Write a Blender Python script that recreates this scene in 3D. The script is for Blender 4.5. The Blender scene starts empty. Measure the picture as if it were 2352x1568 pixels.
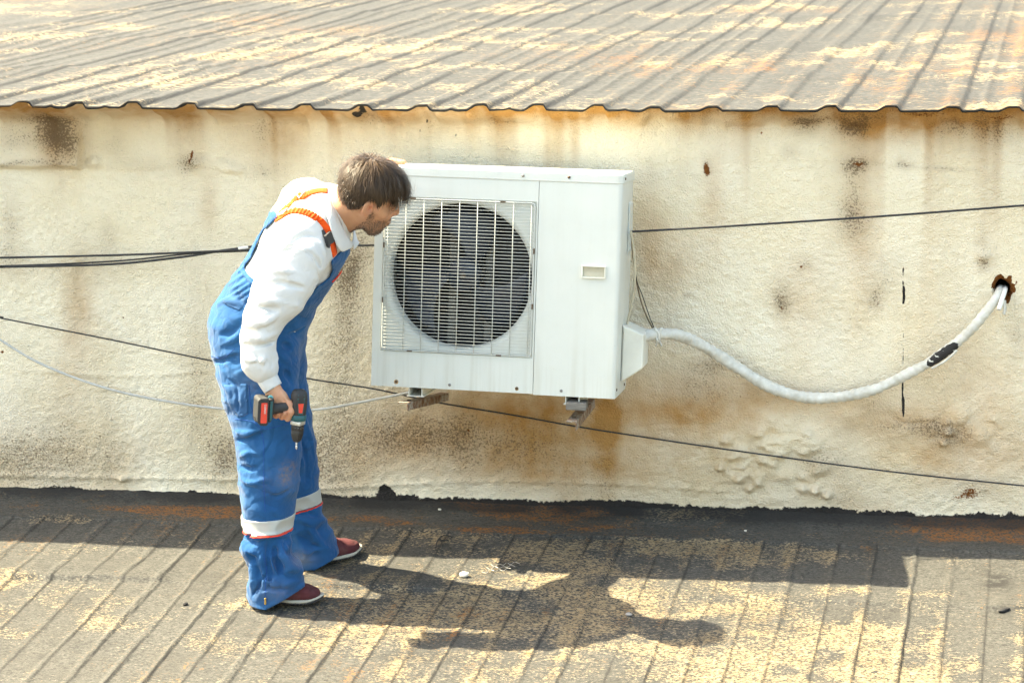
import bpy, bmesh, math, random
import numpy as np
from math import sin, cos, tan, radians, pi
from mathutils import Vector, Matrix
from mathutils.bvhtree import BVHTree

S = bpy.context.scene
COL = S.collection
random.seed(7)
RNG = np.random.default_rng(11)

# ------------------------------------------------------------------ camera
LENS = 85.0
YAW, PITCH, ROLL = radians(10.0), radians(11.0), radians(0.7)
DIST, AIM_Z = 9.25, 0.67
FWD = np.array([-sin(YAW)*cos(PITCH), cos(YAW)*cos(PITCH), -sin(PITCH)])
_r = np.cross(FWD, [0, 0, 1]); _r /= np.linalg.norm(_r)
_u = np.cross(_r, FWD)
RT = _r*cos(ROLL) - _u*sin(ROLL)
UP = _u*cos(ROLL) + _r*sin(ROLL)
CAM = np.array([0, 0, AIM_Z]) - FWD*DIST
cd = bpy.data.cameras.new('camera')
cam = bpy.data.objects.new('camera', cd); COL.objects.link(cam)
cd.lens = LENS; cd.sensor_width = 36.0; cd.clip_start = 0.1; cd.clip_end = 2000
M = Matrix.Identity(4)
for i in range(3):
    M[i][0] = RT[i]; M[i][1] = UP[i]; M[i][2] = -FWD[i]; M[i][3] = CAM[i]
cam.matrix_world = M
cd.dof.use_dof = True; cd.dof.focus_distance = 8.75; cd.dof.aperture_fstop = 5.6
S.camera = cam

# ------------------------------------------------------------------ world and sun
SUN_TO = Vector((-0.731, 0.124, 1.0)).normalized()       # towards the sun
wd = bpy.data.worlds.new('World'); S.world = wd; wd.use_nodes = True
wn = wd.node_tree.nodes; wn.clear()
sky = wn.new('ShaderNodeTexSky'); sky.sky_type = 'NISHITA'; sky.sun_disc = False
sky.sun_elevation = math.asin(SUN_TO.z)
sky.sun_rotation = math.atan2(SUN_TO.x, SUN_TO.y)
sky.air_density = 1.0; sky.dust_density = 3.0; sky.ozone_density = 0.6
bg = wn.new('ShaderNodeBackground'); bg.inputs['Strength'].default_value = 0.15
wo = wn.new('ShaderNodeOutputWorld')
wd.node_tree.links.new(sky.outputs[0], bg.inputs[0]); wd.node_tree.links.new(bg.outputs[0], wo.inputs[0])
sl = bpy.data.lights.new('sun', 'SUN'); sl.energy = 4.8; sl.angle = radians(0.53); sl.color = (1.0, 0.925, 0.80)
sun = bpy.data.objects.new('sun', sl); COL.objects.link(sun)
sun.rotation_euler = SUN_TO.to_track_quat('Z', 'Y').to_euler()
VS = S.view_settings
S.display_settings.display_device = 'sRGB'
VS.view_transform = 'Standard'; VS.look = 'None'; VS.gamma = 1.0; VS.use_curve_mapping = False
VS.exposure = 2.27
VS.use_white_balance = True; VS.white_balance_temperature = 7700; VS.white_balance_tint = 2
S.cycles.max_bounces = 6; S.cycles.diffuse_bounces = 3; S.cycles.glossy_bounces = 2; S.cycles.use_denoising = True
S.cycles.use_adaptive_sampling = True; S.cycles.adaptive_threshold = 0.03; S.cycles.adaptive_min_samples = 16

# ------------------------------------------------------------------ places: a picture point and a distance from the wall give a real place
PW, PH = 2352.0, 1568.0
PF = LENS/36.0*PW
SLOPE = tan(radians(6.0))                                  # the deck falls away from the wall
def ray(x, y):
    return FWD + RT*((x-PW/2)/PF) - UP*((y-PH/2)/PF)
def P(x, y, Y):
    d = ray(x, y); t = (Y-CAM[1])/d[1]; return CAM + d*t
def DK(x, y, off=0.0):
    d = ray(x, y); t = (SLOPE*CAM[1]-CAM[2]+off)/(d[2]-SLOPE*d[1]); return CAM + d*t
def proj(p):
    d = np.asarray(p, float) - CAM; z = d @ FWD
    return np.stack([PW/2+PF*(d @ RT)/z, PH/2-PF*(d @ UP)/z], -1)
MPP = 8.4/PF                                               # metres per picture unit at the man

# ------------------------------------------------------------------ noise
def _hash(ix, iy, iz, seed):
    n = (ix*374761393 + iy*668265263 + iz*2147483647 + seed*974634777) & 0xFFFFFFFF
    n = ((n ^ (n >> 13))*1274126177) & 0xFFFFFFFF
    n = n ^ (n >> 16)
    return (n & 0xFFFFFF)/float(0xFFFFFF)
def vn2(x, y, seed=0):
    x = np.asarray(x, float); y = np.asarray(y, float)
    ix = np.floor(x).astype(np.int64); iy = np.floor(y).astype(np.int64)
    fx = x-ix; fy = y-iy; fx = fx*fx*(3-2*fx); fy = fy*fy*(3-2*fy)
    a = _hash(ix, iy, 0, seed); b = _hash(ix+1, iy, 0, seed); c = _hash(ix, iy+1, 0, seed); d = _hash(ix+1, iy+1, 0, seed)
    return (a*(1-fx)+b*fx)*(1-fy)+(c*(1-fx)+d*fx)*fy
def vn3(x, y, z, seed=0):
    ix = np.floor(x).astype(np.int64); iy = np.floor(y).astype(np.int64); iz = np.floor(z).astype(np.int64)
    fx = x-ix; fy = y-iy; fz = z-iz
    fx = fx*fx*(3-2*fx); fy = fy*fy*(3-2*fy); fz = fz*fz*(3-2*fz)
    o = 0
    for dx in (0, 1):
        for dy in (0, 1):
            for dz in (0, 1):
                o = o + _hash(ix+dx, iy+dy, iz+dz, seed)*(fx if dx else 1-fx)*(fy if dy else 1-fy)*(fz if dz else 1-fz)
    return o
def fbm2(x, y, seed=0, oct=4):
    o = 0; a = 0.5; s = 0
    for i in range(oct):
        o = o + a*vn2(x*2**i, y*2**i, seed+i*17); s += a; a *= 0.5
    return o/s
def sst(a, b, x):
    t = np.clip((x-a)/(b-a), 0, 1); return t*t*(3-2*t)

# ------------------------------------------------------------------ object helpers
def tag(o, label=None, cat=None, group=None, kind=None):
    if label: o['label'] = label
    if cat: o['category'] = cat
    if group: o['group'] = group
    if kind: o['kind'] = kind
    return o
def link(name, me, mat=None, parent=None):
    o = bpy.data.objects.new(name, me); COL.objects.link(o)
    if mat is not None and me is not None and not me.materials: me.materials.append(mat)
    if parent is not None: o.parent = parent
    return o
def empty(name, loc=(0, 0, 0), mat3=None):
    o = bpy.data.objects.new(name, None); COL.objects.link(o); o.empty_display_size = 0.05
    if mat3 is None: o.location = Vector([float(c) for c in loc])
    else:
        m = Matrix.Identity(4)
        for i in range(3):
            for j in range(3): m[i][j] = mat3[i][j]
            m[i][3] = loc[i]
        o.matrix_world = m
    return o
def mesh_np(name, V, Fq, smooth=True):
    me = bpy.data.meshes.new(name); V = np.asarray(V, np.float32); Fq = np.asarray(Fq, np.int32)
    n, k = Fq.shape
    me.vertices.add(len(V)); me.vertices.foreach_set('co', V.ravel())
    me.loops.add(n*k); me.loops.foreach_set('vertex_index', Fq.ravel())
    me.polygons.add(n); me.polygons.foreach_set('loop_start', np.arange(0, n*k, k, dtype=np.int32))
    me.update(calc_edges=True); me.validate()
    me.polygons.foreach_set('use_smooth', np.full(len(me.polygons), smooth)); me.update()
    return me
def attr(me, name, arr):
    a = me.attributes.new(name, 'FLOAT', 'POINT'); a.data.foreach_set('value', np.asarray(arr, np.float32).ravel())
def grid_faces(nu, nv, flip=False):
    i = np.arange(nu-1)[:, None]; j = np.arange(nv-1)[None]
    a = (i*nv+j).ravel(); f = np.stack([a, a+nv, a+nv+1, a+1], 1)
    return f[:, ::-1] if flip else f
def crom(pts, n):
    pts = np.asarray(pts, float); m = len(pts); out = []
    ext = np.vstack([2*pts[0]-pts[1], pts, 2*pts[-1]-pts[-2]])
    seg = np.linalg.norm(np.diff(pts, axis=0), axis=1); cum = np.concatenate([[0], np.cumsum(seg)])
    for s in np.linspace(0, cum[-1], n):
        i = min(np.searchsorted(cum, s, side='right')-1, m-2); t = (s-cum[i])/max(seg[i], 1e-9)
        p0, p1, p2, p3 = ext[i:i+4]
        out.append(0.5*((2*p1)+(-p0+p2)*t+(2*p0-5*p1+4*p2-p3)*t*t+(-p0+3*p1-3*p2+p3)*t**3))
    return np.array(out)
def frames(C):
    T = np.gradient(C, axis=0); T /= np.linalg.norm(T, axis=1)[:, None]+1e-12
    n0 = np.array([0, 0, 1.0]) if abs(T[0][2]) < 0.9 else np.array([1.0, 0, 0])
    N = []
    for t in T:
        n0 = n0-t*(n0 @ t); n0 = n0/(np.linalg.norm(n0)+1e-12); N.append(n0)
    N = np.array(N); return T, N, np.cross(T, N)
def tube_mesh(name, C, r, nseg=10, cap=True, rad_fn=None):
    C = np.asarray(C, float); n = len(C); T, N, B = frames(C)
    r = np.broadcast_to(np.asarray(r, float), (n,))
    a = np.linspace(0, 2*pi, nseg, endpoint=False)
    rr = r[:, None]*np.ones((1, nseg))
    if rad_fn is not None: rr = rad_fn(np.arange(n)[:, None]/(n-1), a[None], rr)
    V = C[:, None]+rr[..., None]*(np.cos(a)[None, :, None]*N[:, None]+np.sin(a)[None, :, None]*B[:, None])
    V = V.reshape(-1, 3); F = []
    for i in range(n-1):
        for j in range(nseg):
            k = (j+1) % nseg; F.append((i*nseg+j, i*nseg+k, (i+1)*nseg+k, (i+1)*nseg+j))
    me = bpy.data.meshes.new(name)
    fs = [tuple(f) for f in F]
    if cap: fs += [tuple(range(nseg))[::-1], tuple((n-1)*nseg+j for j in range(nseg))]
    me.from_pydata([tuple(v) for v in V], [], fs)
    for p in me.polygons: p.use_smooth = len(p.vertices) == 4
    me.update(); return me
def box_bm(bm, lo, hi, bev=0.0, seg=2):
    r = bmesh.ops.create_cube(bm, size=1.0)
    vs = r['verts']
    for v in vs:
        v.co = Vector([lo[i]+(v.co[i]+0.5)*(hi[i]-lo[i]) for i in range(3)])
    if bev > 0:
        es = list({e for v in vs for e in v.link_edges})
        bmesh.ops.bevel(bm, geom=es, offset=bev, segments=seg, affect='EDGES', profile=0.5)
    return bm
def box_mesh(name, lo, hi, bev=0.0, seg=2):
    bm = bmesh.new(); box_bm(bm, lo, hi, bev, seg); return bm_mesh(name, bm)
def bm_mesh(name, bm, smooth=None):
    bmesh.ops.recalc_face_normals(bm, faces=bm.faces[:])
    me = bpy.data.meshes.new(name); bm.to_mesh(me); bm.free()
    if smooth is not None:
        for p in me.polygons: p.use_smooth = smooth
    return me
def lathe_mesh(name, prof, nseg=32, smooth=True):
    """prof: list of (r, z), revolved about z"""
    V = []; F = []
    for r, z in prof:
        for j in range(nseg):
            a = 2*pi*j/nseg; V.append((r*cos(a), r*sin(a), z))
    for i in range(len(prof)-1):
        for j in range(nseg):
            k = (j+1) % nseg; F.append((i*nseg+j, i*nseg+k, (i+1)*nseg+k, (i+1)*nseg+j))
    if prof[0][0] > 1e-6: F.append(tuple(range(nseg))[::-1])
    if prof[-1][0] > 1e-6: F.append(tuple((len(prof)-1)*nseg+j for j in range(nseg)))
    me = bpy.data.meshes.new(name); me.from_pydata(V, [], F)
    for p in me.polygons: p.use_smooth = smooth and len(p.vertices) == 4
    me.update(); return me
def prism_mesh(name, poly, d0, d1, axis=1, bev=0.0):
    """poly: 2-D outline (x,z) extruded along y from d0 to d1"""
    bm = bmesh.new()
    def pt(a, b, d): return (a, d, b) if axis == 1 else ((d, a, b) if axis == 0 else (a, b, d))
    v0 = [bm.verts.new(pt(a, b, d0)) for a, b in poly]; v1 = [bm.verts.new(pt(a, b, d1)) for a, b in poly]
    n = len(poly); bm.faces.new(v0); bm.faces.new(v1[::-1])
    for i in range(n): bm.faces.new((v0[i], v1[i], v1[(i+1) % n], v0[(i+1) % n]))
    if bev > 0: bmesh.ops.bevel(bm, geom=bm.edges[:], offset=bev, segments=2, affect='EDGES', profile=0.5)
    return bm_mesh(name, bm)

# ------------------------------------------------------------------ materials
class NT:
    def __init__(s, name):
        s.m = bpy.data.materials.new(name); s.m.use_nodes = True
        s.t = s.m.node_tree; s.n = s.t.nodes; s.b = s.n['Principled BSDF']
    def l(s, a, b): s.t.links.new(a, b)
    def new(s, t, **kw):
        x = s.n.new(t)
        for k, v in kw.items(): setattr(x, k, v)
        return x
    def coord(s, scale=(1, 1, 1), kind='Object'):
        tc = s.new('ShaderNodeTexCoord'); mp = s.new('ShaderNodeMapping'); mp.inputs['Scale'].default_value = scale
        s.l(tc.outputs[kind], mp.inputs[0]); return mp.outputs[0]
    def noise(s, co, scale, detail=4, rough=0.55, dist=0.0):
        x = s.new('ShaderNodeTexNoise'); s.l(co, x.inputs['Vector'])
        x.inputs['Scale'].default_value = scale; x.inputs['Detail'].default_value = detail
        x.inputs['Roughness'].default_value = rough; x.inputs['Distortion'].default_value = dist
        return x.outputs['Fac']
    def voro(s, co, scale, feature='F1', out='Distance'):
        x = s.new('ShaderNodeTexVoronoi', feature=feature); s.l(co, x.inputs['Vector']); x.inputs['Scale'].default_value = scale
        return x.outputs[out]
    def ramp(s, f, stops):
        x = s.new('ShaderNodeValToRGB'); s.l(f, x.inputs[0]); e = x.color_ramp.elements
        while len(e) < len(stops): e.new(0.5)
        for i, (p, c) in enumerate(stops):
            e[i].position = p; e[i].color = (c, c, c, 1) if not hasattr(c, '__len__') else (*c[:3], 1)
        return x.outputs[0]
    def math(s, op, a, b=None, c=None, clamp=False):
        x = s.new('ShaderNodeMath', operation=op); x.use_clamp = clamp
        for i, v in enumerate((a, b, c)):
            if v is None: continue
            if isinstance(v, (int, float)): x.inputs[i].default_value = v
            else: s.l(v, x.inputs[i])
        return x.outputs[0]
    def mix(s, f, a, b, mode='MIX'):
        x = s.new('ShaderNodeMix', data_type='RGBA', blend_type=mode)
        for sock, v in ((x.inputs[0], f), (x.inputs[6], a), (x.inputs[7], b)):
            if isinstance(v, (int, float)): sock.default_value = v
            elif hasattr(v, '__len__') and not hasattr(v, 'links'): sock.default_value = (*v[:3], 1)
            else: s.l(v, sock)
        return x.outputs[2]
    def attr(s, name):
        x = s.new('ShaderNodeAttribute'); x.attribute_name = name; return x.outputs['Fac']
    def bump(s, h, strength=0.5, dist=0.002, normal=None):
        x = s.new('ShaderNodeBump'); x.inputs['Strength'].default_value = strength; x.inputs['Distance'].default_value = dist
        s.l(h, x.inputs['Height'])
        if normal is not None: s.l(normal, x.inputs['Normal'])
        return x.outputs[0]
    def set(s, **kw):
        for k, v in kw.items():
            i = s.b.inputs[k.replace('_', ' ')]
            if isinstance(v, (int, float)): i.default_value = v
            elif hasattr(v, '__len__') and not hasattr(v, 'links'): i.default_value = (*v[:3], 1) if len(v) == 3 and i.type == 'RGBA' else v
            else: s.l(v, i)
        return s.m
def simple(name, col, rough=0.5, metal=0.0, var=0.12, vscale=30, bump=0.0, bscale=200, spec=0.5, dirt=None, dirt_amt=0.0, **kw):
    t = NT(name); co = t.coord()
    n = t.noise(co, vscale, 5)
    c = t.mix(t.ramp(n, [(0.3, 0), (0.7, 1)]), [x*(1-var) for x in col], [min(1, x*(1+var)) for x in col])
    if dirt is not None:
        d = t.ramp(t.noise(co, vscale*0.4, 6, 0.7), [(0.52, 0), (0.75, 1)])
        c = t.mix(t.math('MULTIPLY', d, dirt_amt), c, dirt)
    t.set(Base_Color=c, Roughness=rough, Metallic=metal, Specular_IOR_Level=spec)
    r = t.math('ADD', t.math('MULTIPLY', n, 0.2), rough-0.1, clamp=True); t.l(r, t.b.inputs['Roughness'])
    if bump > 0: t.l(t.bump(t.noise(co, bscale, 4), bump, 0.001), t.b.inputs['Normal'])
    for k, v in kw.items(): t.b.inputs[k.replace('_', ' ')].default_value = v
    return t.m
# ================================================================== the building: wall and felt roof
def axis_grid(lo, flo, fhi, hi, fine, coarse):
    a = np.arange(flo, fhi+1e-9, fine)
    l = flo-np.cumsum(np.geomspace(fine, coarse, 24)); l = l[l > lo]; l = np.concatenate([[lo], l[::-1]]) if lo < flo-fine else np.array([])
    h = fhi+np.cumsum(np.geomspace(fine, coarse, 24)); h = h[h < hi]; h = np.concatenate([h, [hi]]) if hi > fhi+fine else np.array([])
    return np.concatenate([l, a, h])

def eave_over(x):                                           # how far the felt hangs over the wall
    return 0.12+0.17*(1-sst(-1.5, 0.4, x))
ROOF_Z = 1.575
building = tag(empty('building', (0, 0, 0)), 'low building with cream sprayed-foam wall under a weathered felt roof', 'building')

def wall_material():
    t = NT('sprayed_foam_wall'); co = t.coord()
    soot, rust, tan_, tar_and_shade = (t.attr(k) for k in ('soot', 'rust', 'tan', 'tar_and_shade'))
    big = t.noise(co, 2.2, 5, 0.6); mid = t.noise(co, 9, 5, 0.6)
    c = t.mix(t.ramp(big, [(0.35, 0), (0.68, 1)]), (0.885, 0.81, 0.645), (0.85, 0.745, 0.535))
    c = t.mix(t.math('MULTIPLY', t.ramp(mid, [(0.5, 0), (0.8, 1)]), 0.18), c, (0.66, 0.55, 0.36))
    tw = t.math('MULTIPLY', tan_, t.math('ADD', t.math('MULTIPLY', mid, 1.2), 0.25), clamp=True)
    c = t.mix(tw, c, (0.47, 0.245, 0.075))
    # soot sits in the dimples of the foam
    sp1 = t.noise(co, 130, 3, 0.62)
    wco = t.new('ShaderNodeVectorMath', operation='ADD'); nz = t.new('ShaderNodeTexNoise'); t.l(co, nz.inputs['Vector']); nz.inputs['Scale'].default_value = 40
    sc_ = t.new('ShaderNodeVectorMath', operation='SCALE'); t.l(nz.outputs['Color'], sc_.inputs[0]); sc_.inputs['Scale'].default_value = 0.012
    t.l(co, wco.inputs[0]); t.l(sc_.outputs[0], wco.inputs[1]); wv = wco.outputs[0]
    ed = t.voro(wv, 95, 'DISTANCE_TO_EDGE'); crev = t.math('SUBTRACT', 1.0, t.math('MULTIPLY', ed, 2.6), clamp=True)
    sp = t.math('ADD', t.math('MULTIPLY', sp1, 0.82), t.math('MULTIPLY', crev, 0.15))
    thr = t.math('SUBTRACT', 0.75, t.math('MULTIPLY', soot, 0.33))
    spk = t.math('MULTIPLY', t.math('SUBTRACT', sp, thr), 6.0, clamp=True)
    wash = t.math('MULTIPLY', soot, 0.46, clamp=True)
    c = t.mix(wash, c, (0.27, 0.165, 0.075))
    c = t.mix(t.math('MULTIPLY', spk, 0.75), c, (0.085, 0.052, 0.026))
    rsp = t.math('MULTIPLY', t.math('SUBTRACT', t.math('ADD', t.math('MULTIPLY', sp1, 0.8), rust), 0.82), 7.0, clamp=True)
    c = t.mix(rsp, c, t.mix(t.noise(co, 60, 3), (0.26, 0.085, 0.012), (0.06, 0.024, 0.008)))
    tsp = t.math('MULTIPLY', t.math('SUBTRACT', t.math('ADD', t.math('MULTIPLY', t.noise(co, 55, 5, 0.65), 0.9), tar_and_shade), 0.95), 9.0, clamp=True)
    c = t.mix(tsp, c, (0.022, 0.019, 0.017))
    t.set(Base_Color=c, Roughness=0.85, Specular_IOR_Level=0.25)
    f = t.noise(co, 150, 3)
    h = t.math('ADD', t.math('MULTIPLY', crev, -0.6), t.math('MULTIPLY', f, 0.8))
    t.l(t.bump(h, 0.75, 0.0065), t.b.inputs['Normal'])
    return t.m

def build_wall():
    X = axis_grid(-7, -2.35, 2.2, 7, 0.0055, 0.5); Z = np.arange(-0.06, 1.566, 0.0055)
    x, z = np.meshgrid(X, Z, indexing='ij')
    _d = (x-P(1243, 238, -0.1)[0]+0.05*eave_over(x))/0.2145; _d = (_d-np.round(_d))*0.2145
    ztop = ROOF_Z-0.009+0.02*(1-sst(-1.6, 0.0, x))+0.017*sst(-0.055, -0.012, _d)*(1-sst(0.020, 0.036, _d))
    z = -0.06+(z+0.06)/(Z[-1]+0.06)*(ztop+0.06)
    q = proj(np.stack([x, 0*x, z], -1)); qx, qy = q[..., 0], q[..., 1]
    h = 0.014*(fbm2(x*1.7, z*1.7, 3, 3)-0.5)+0.006*(fbm2(x*9, z*9, 5, 3)-0.5)
    rip = fbm2(x*55+0.6*vn2(x*20, z*20, 8), z*75, 9, 2)                    # orange-peel dimples, flattened sideways
    h += 0.0075*(rip-0.5)*(0.55+0.9*vn2(x*2.5, z*2.5, 6))
    # foam fascia under the felt, with drips and lumps
    dz = ztop-z
    rag = 0.055+0.035*(fbm2(x*5, 0*x, 21, 3)-0.5)+0.02*(vn2(x*26, 0*x, 22)-0.5)
    fas = 1-sst(rag*0.55, rag*1.15, dz)
    cov = np.clip(1-(dz+0.002)/(0.085+0.03*(vn2(x*8, 0*x, 25)-0.5)), 0, 1)**1.5
    h += np.maximum(eave_over(x)-0.075, 0)*cov*(0.85+0.3*vn2(x*16, z*30, 26))
    h += fas*(0.024+0.022*(vn2(x*14, z*22, 23)-0.3)+0.012*(vn2(x*40, z*30, 24)-0.5))
    drip = sst(0.5, 0.8, vn2(x*30, z*5, 31))*(1-sst(0.05, 0.16, dz))*sst(-1.7, -1.2, x)*(1-sst(-0.2, 0.3, x))
    h += 0.016*drip
    # boxed-out piece at the far left of the eave
    bx = 1-sst(183, 193, qx+6*(vn2(z*20, 0*z, 41)-0.5)); bz = 1-sst(376, 392, qy+5*(vn2(x*9, 0*x, 42)-0.5))
    h += 0.045*bx*bz
    # lumps of foam that ran and set
    for (px, py, r, s) in [(1655, 1072, 9, 1), (1680, 1045, 12, .8), (1700, 1098, 13, 1.3), (1722, 1120, 9, 1), (1740, 1108, 10, 1), (1668, 1010, 12, .7),
                           (1700, 1040, 16, .8), (1760, 965, 26, .5), (1800, 990, 24, .5), (1850, 1000, 22, .5), (1745, 990, 14, .6), (1880, 1075, 16, .6),
                           (1843, 1122, 11, 1), (1872, 1124, 11, 1.1), (1900, 1135, 10, 1), (1820, 1085, 24, .4), (1895, 1060, 30, .3), (1780, 1080, 26, .4),
                           (2172, 968, 11, .9), (2176, 990, 12, 1.2), (2168, 1015, 9, 1.1), (2140, 975, 22, .4), (2060, 980, 40, .3), (2230, 985, 30, .3),
                           (450, 372, 20, .4), (470, 380, 26, .4), (520, 384, 20, .4), (545, 390, 16, .5), (220, 372, 14, .6), (285, 1098, 7, 1), (2260, 590, 16, .5), (1940, 965, 30, .35)]:
        d2 = ((qx-px)/r)**2+((qy-py)/(r*0.85))**2+0.8*(vn2(x*30, z*30, 77)-0.5)
        h += 0.040*s*np.exp(-np.clip(d2, 0, 20)**1.3)
    lump = np.exp(-(((qx-1760)/150)**2+((qy-1050)/85)**2)**2)+0.6*np.exp(-(((qx-2200)/120)**2+((qy-985)/50)**2)**2)
    h += 0.06*lump*np.clip(fbm2(x*13, z*17, 55, 3)-0.46, 0, 1)*2
    # folds across the foam
    for (pts, a) in [([(1640, 1020), (1655, 1052), (1665, 1075)], .01), ([(2040, 950), (2070, 968), (2110, 972), (2180, 962)], -.008), ([(60, 850), (300, 862), (480, 850)], .004),
                     ([(0, 1090), (300, 1096), (560, 1100)], .008), ([(740, 1120), (1100, 1104), (1400, 1110), (1650, 1125)], .008), ([(1440, 985), (1520, 975), (1600, 975)], -.004),
                     ([(205, 392), (330, 395), (440, 385), (540, 402)], -.006), ([(1480, 380), (1760, 375), (2352, 380)], -.003)]:
        c = crom([(p[0], p[1], 0) for p in pts], 24)[:, :2]
        dd = np.full(x.shape, 1e9)
        for cc in c: dd = np.minimum(dd, ((qx-cc[0])/14)**2+((qy-cc[1])/5)**2)
        h += a*np.exp(-dd)
    # foot of the wall swells out into the deck
    h += 0.028*(1-sst(-0.02, 0.06, z+0.02*(fbm2(x*4, 0*x, 61, 3)-0.5)))
    # hole for the pipes
    hc = P(2303, 664, 0); rr = np.sqrt(((x-hc[0])/0.030)**2+((z-hc[2])/0.036)**2)+0.5*(vn2(x*45, z*45, 71)-0.5)*0.6
    h += -0.02*(1-sst(1.0, 1.35, rr))-0.16*(1-sst(0.72, 0.95, rr))
    V = np.stack([x, -h, z], -1).reshape(-1, 3)
    me = mesh_np('wall', V, grid_faces(len(X), len(Z)))
    # ---- stains, with some shade painted into them
    soot = 0.03+0.26*np.clip(fbm2(x*1.6, z*0.8, 81, 4)-0.42, 0, 1)*2
    streak = np.clip(fbm2(x*5.5, z*0.55, 83, 3)-0.5, 0, 1)*2
    soot += 0.45*streak*sst(0.2, 0.6, fbm2(x*1.1, z*1.4, 84, 2))
    splash_shade = (1-sst(0.02, 0.48, z))*sst(0.25, 0.7, fbm2(x*2.2, z*2.2, 90, 4))  # rain-splashed dirt, with the light falloff near the deck painted in
    soot += 0.36*splash_shade
    lg = 0.06+0.55*vn2(x*9, 0*x, 87)**2; colm = sst(0.50, 0.72, fbm2(x*9, 0*x+z*0.15, 88, 3))
    run = colm*np.exp(-np.clip(dz-0.05, 0, 9)/lg)                          # dirt washed down from the eave
    soot += 0.42*run*(0.5+0.7*vn2(x*40, z*3, 89))
    wob = 22*(fbm2(x*7, z*7, 85, 3)-0.5); wob2 = 22*(fbm2(x*7, z*7, 86, 3)-0.5)
    def blob(px, py, rx, ry): return np.exp(-(((qx+wob-px)/rx)**2+((qy+wob2-py)/ry)**2))
    for (px, py, rx, ry, s) in [(150, 315, 38, 55, .85), (125, 300, 40, 40, .4), (50, 318, 60, 36, .5), (60, 374, 110, 9, .55), (100, 268, 90, 18, .5), (176, 340, 14, 50, .3), (170, 690, 22, 90, .3), (20, 520, 25, 80, .45), (20, 600, 60, 30, .35),
                                (225, 600, 60, 70, .35), (250, 540, 20, 40, .3), (240, 840, 60, 120, .22), (80, 920, 120, 60, .3), (60, 1040, 200, 70, .45), (470, 880, 60, 180, .45), (525, 1050, 45, 70, .75),
                                (770, 900, 60, 240, .55), (805, 690, 40, 130, .5), (830, 560, 40, 60, .3), (800, 620, 40, 50, .4), (950, 990, 130, 60, .55), (1180, 1010, 220, 90, .45), (700, 1060, 60, 50, .4),  # patches under the unit: stain plus its occlusion shade, painted
                                (1855, 285, 40, 28, .8), (1960, 292, 36, 24, .8), (1840, 270, 70, 14, .5), (2040, 270, 60, 16, .5), (2180, 290, 60, 30, .5), (2300, 300, 60, 40, .35),
                                (1622, 388, 14, 22, .6), (1820, 355, 22, 14, .45), (1970, 380, 40, 16, .7), (2075, 381, 22, 14, .6), (2160, 384, 80, 6, .45), (1500, 395, 25, 30, .3), (1570, 400, 30, 40, .3),
                                (1960, 450, 26, 90, .4), (1965, 510, 40, 50, .4), (1850, 610, 26, 22, .5), (1800, 700, 22, 32, .8), (1795, 655, 34, 40, .45), (2040, 640, 40, 60, .4), (2010, 690, 22, 40, .5),
                                (1585, 678, 16, 10, .5), (1530, 740, 24, 40, .4), (1540, 640, 20, 50, .3), (2090, 975, 110, 26, .6), (2010, 930, 70, 24, .4), (1720, 905, 110, 26, .4), (1600, 880, 70, 50, .5), (1640, 840, 70, 22, .5),
                                (2262, 605, 22, 22, .65), (2250, 560, 20, 30, .4), (2330, 770, 30, 60, .45), (1880, 1060, 60, 40, .5), (2200, 1000, 60, 30, .5), (2250, 1130, 80, 30, .5), (2330, 1020, 40, 80, .35),
                                (1000, 290, 40, 25, .35), (870, 270, 60, 22, .4), (1180, 275, 120, 12, .4), (600, 300, 40, 40, .35), (340, 380, 60, 22, .35), (440, 372, 30, 22, .6), (600, 390, 50, 20, .35), (270, 330, 30, 40, .35), (1260, 420, 70, 40, .3), (1120, 420, 60, 50, .25)]:
        soot = soot+1.1*s*blob(px, py, rx, ry)
    tan_ = 0.04+0.6*np.clip(fbm2(x*1.3, z*0.7, 91, 3)-0.5, 0, 1)*1.5*sst(-0.2, 0.6, x)
    tan_ = tan_+0.95*np.exp(-(dz/0.07)**2)*(0.6+0.6*vn2(x*11, z*14, 93))+0.28*np.exp(-(dz/0.16)**2)*vn2(x*7, z, 92)
    for (px, py, rx, ry, s) in [(1180, 960, 230, 110, .8), (1392, 980, 26, 90, .55), (1560, 960, 200, 90, .45), (1975, 560, 40, 220, .3), (1640, 450, 30, 130, .3), (1490, 560, 30, 120, .35), (1540, 600, 70, 100, .3),  # brown under the unit holds painted ambient shade as well as stain
                                (1840, 700, 60, 120, .25), (180, 700, 40, 110, .35), (150, 330, 60, 60, .4), (640, 330, 80, 50, .35), (170, 860, 60, 130, .2), (2200, 1050, 200, 60, .4), (2050, 960, 200, 50, .3),
                                (1700, 920, 260, 60, .4), (2270, 900, 100, 100, .25), (900, 1020, 120, 80, .35), (480, 470, 20, 70, .25), (2060, 300, 120, 40, .35), (1300, 1080, 260, 40, .4)]:
        tan_ = tan_+1.25*s*blob(px, py, rx, ry)
    tan_ = tan_+0.55*run+0.30*splash_shade
    rust = np.zeros_like(x)
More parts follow.
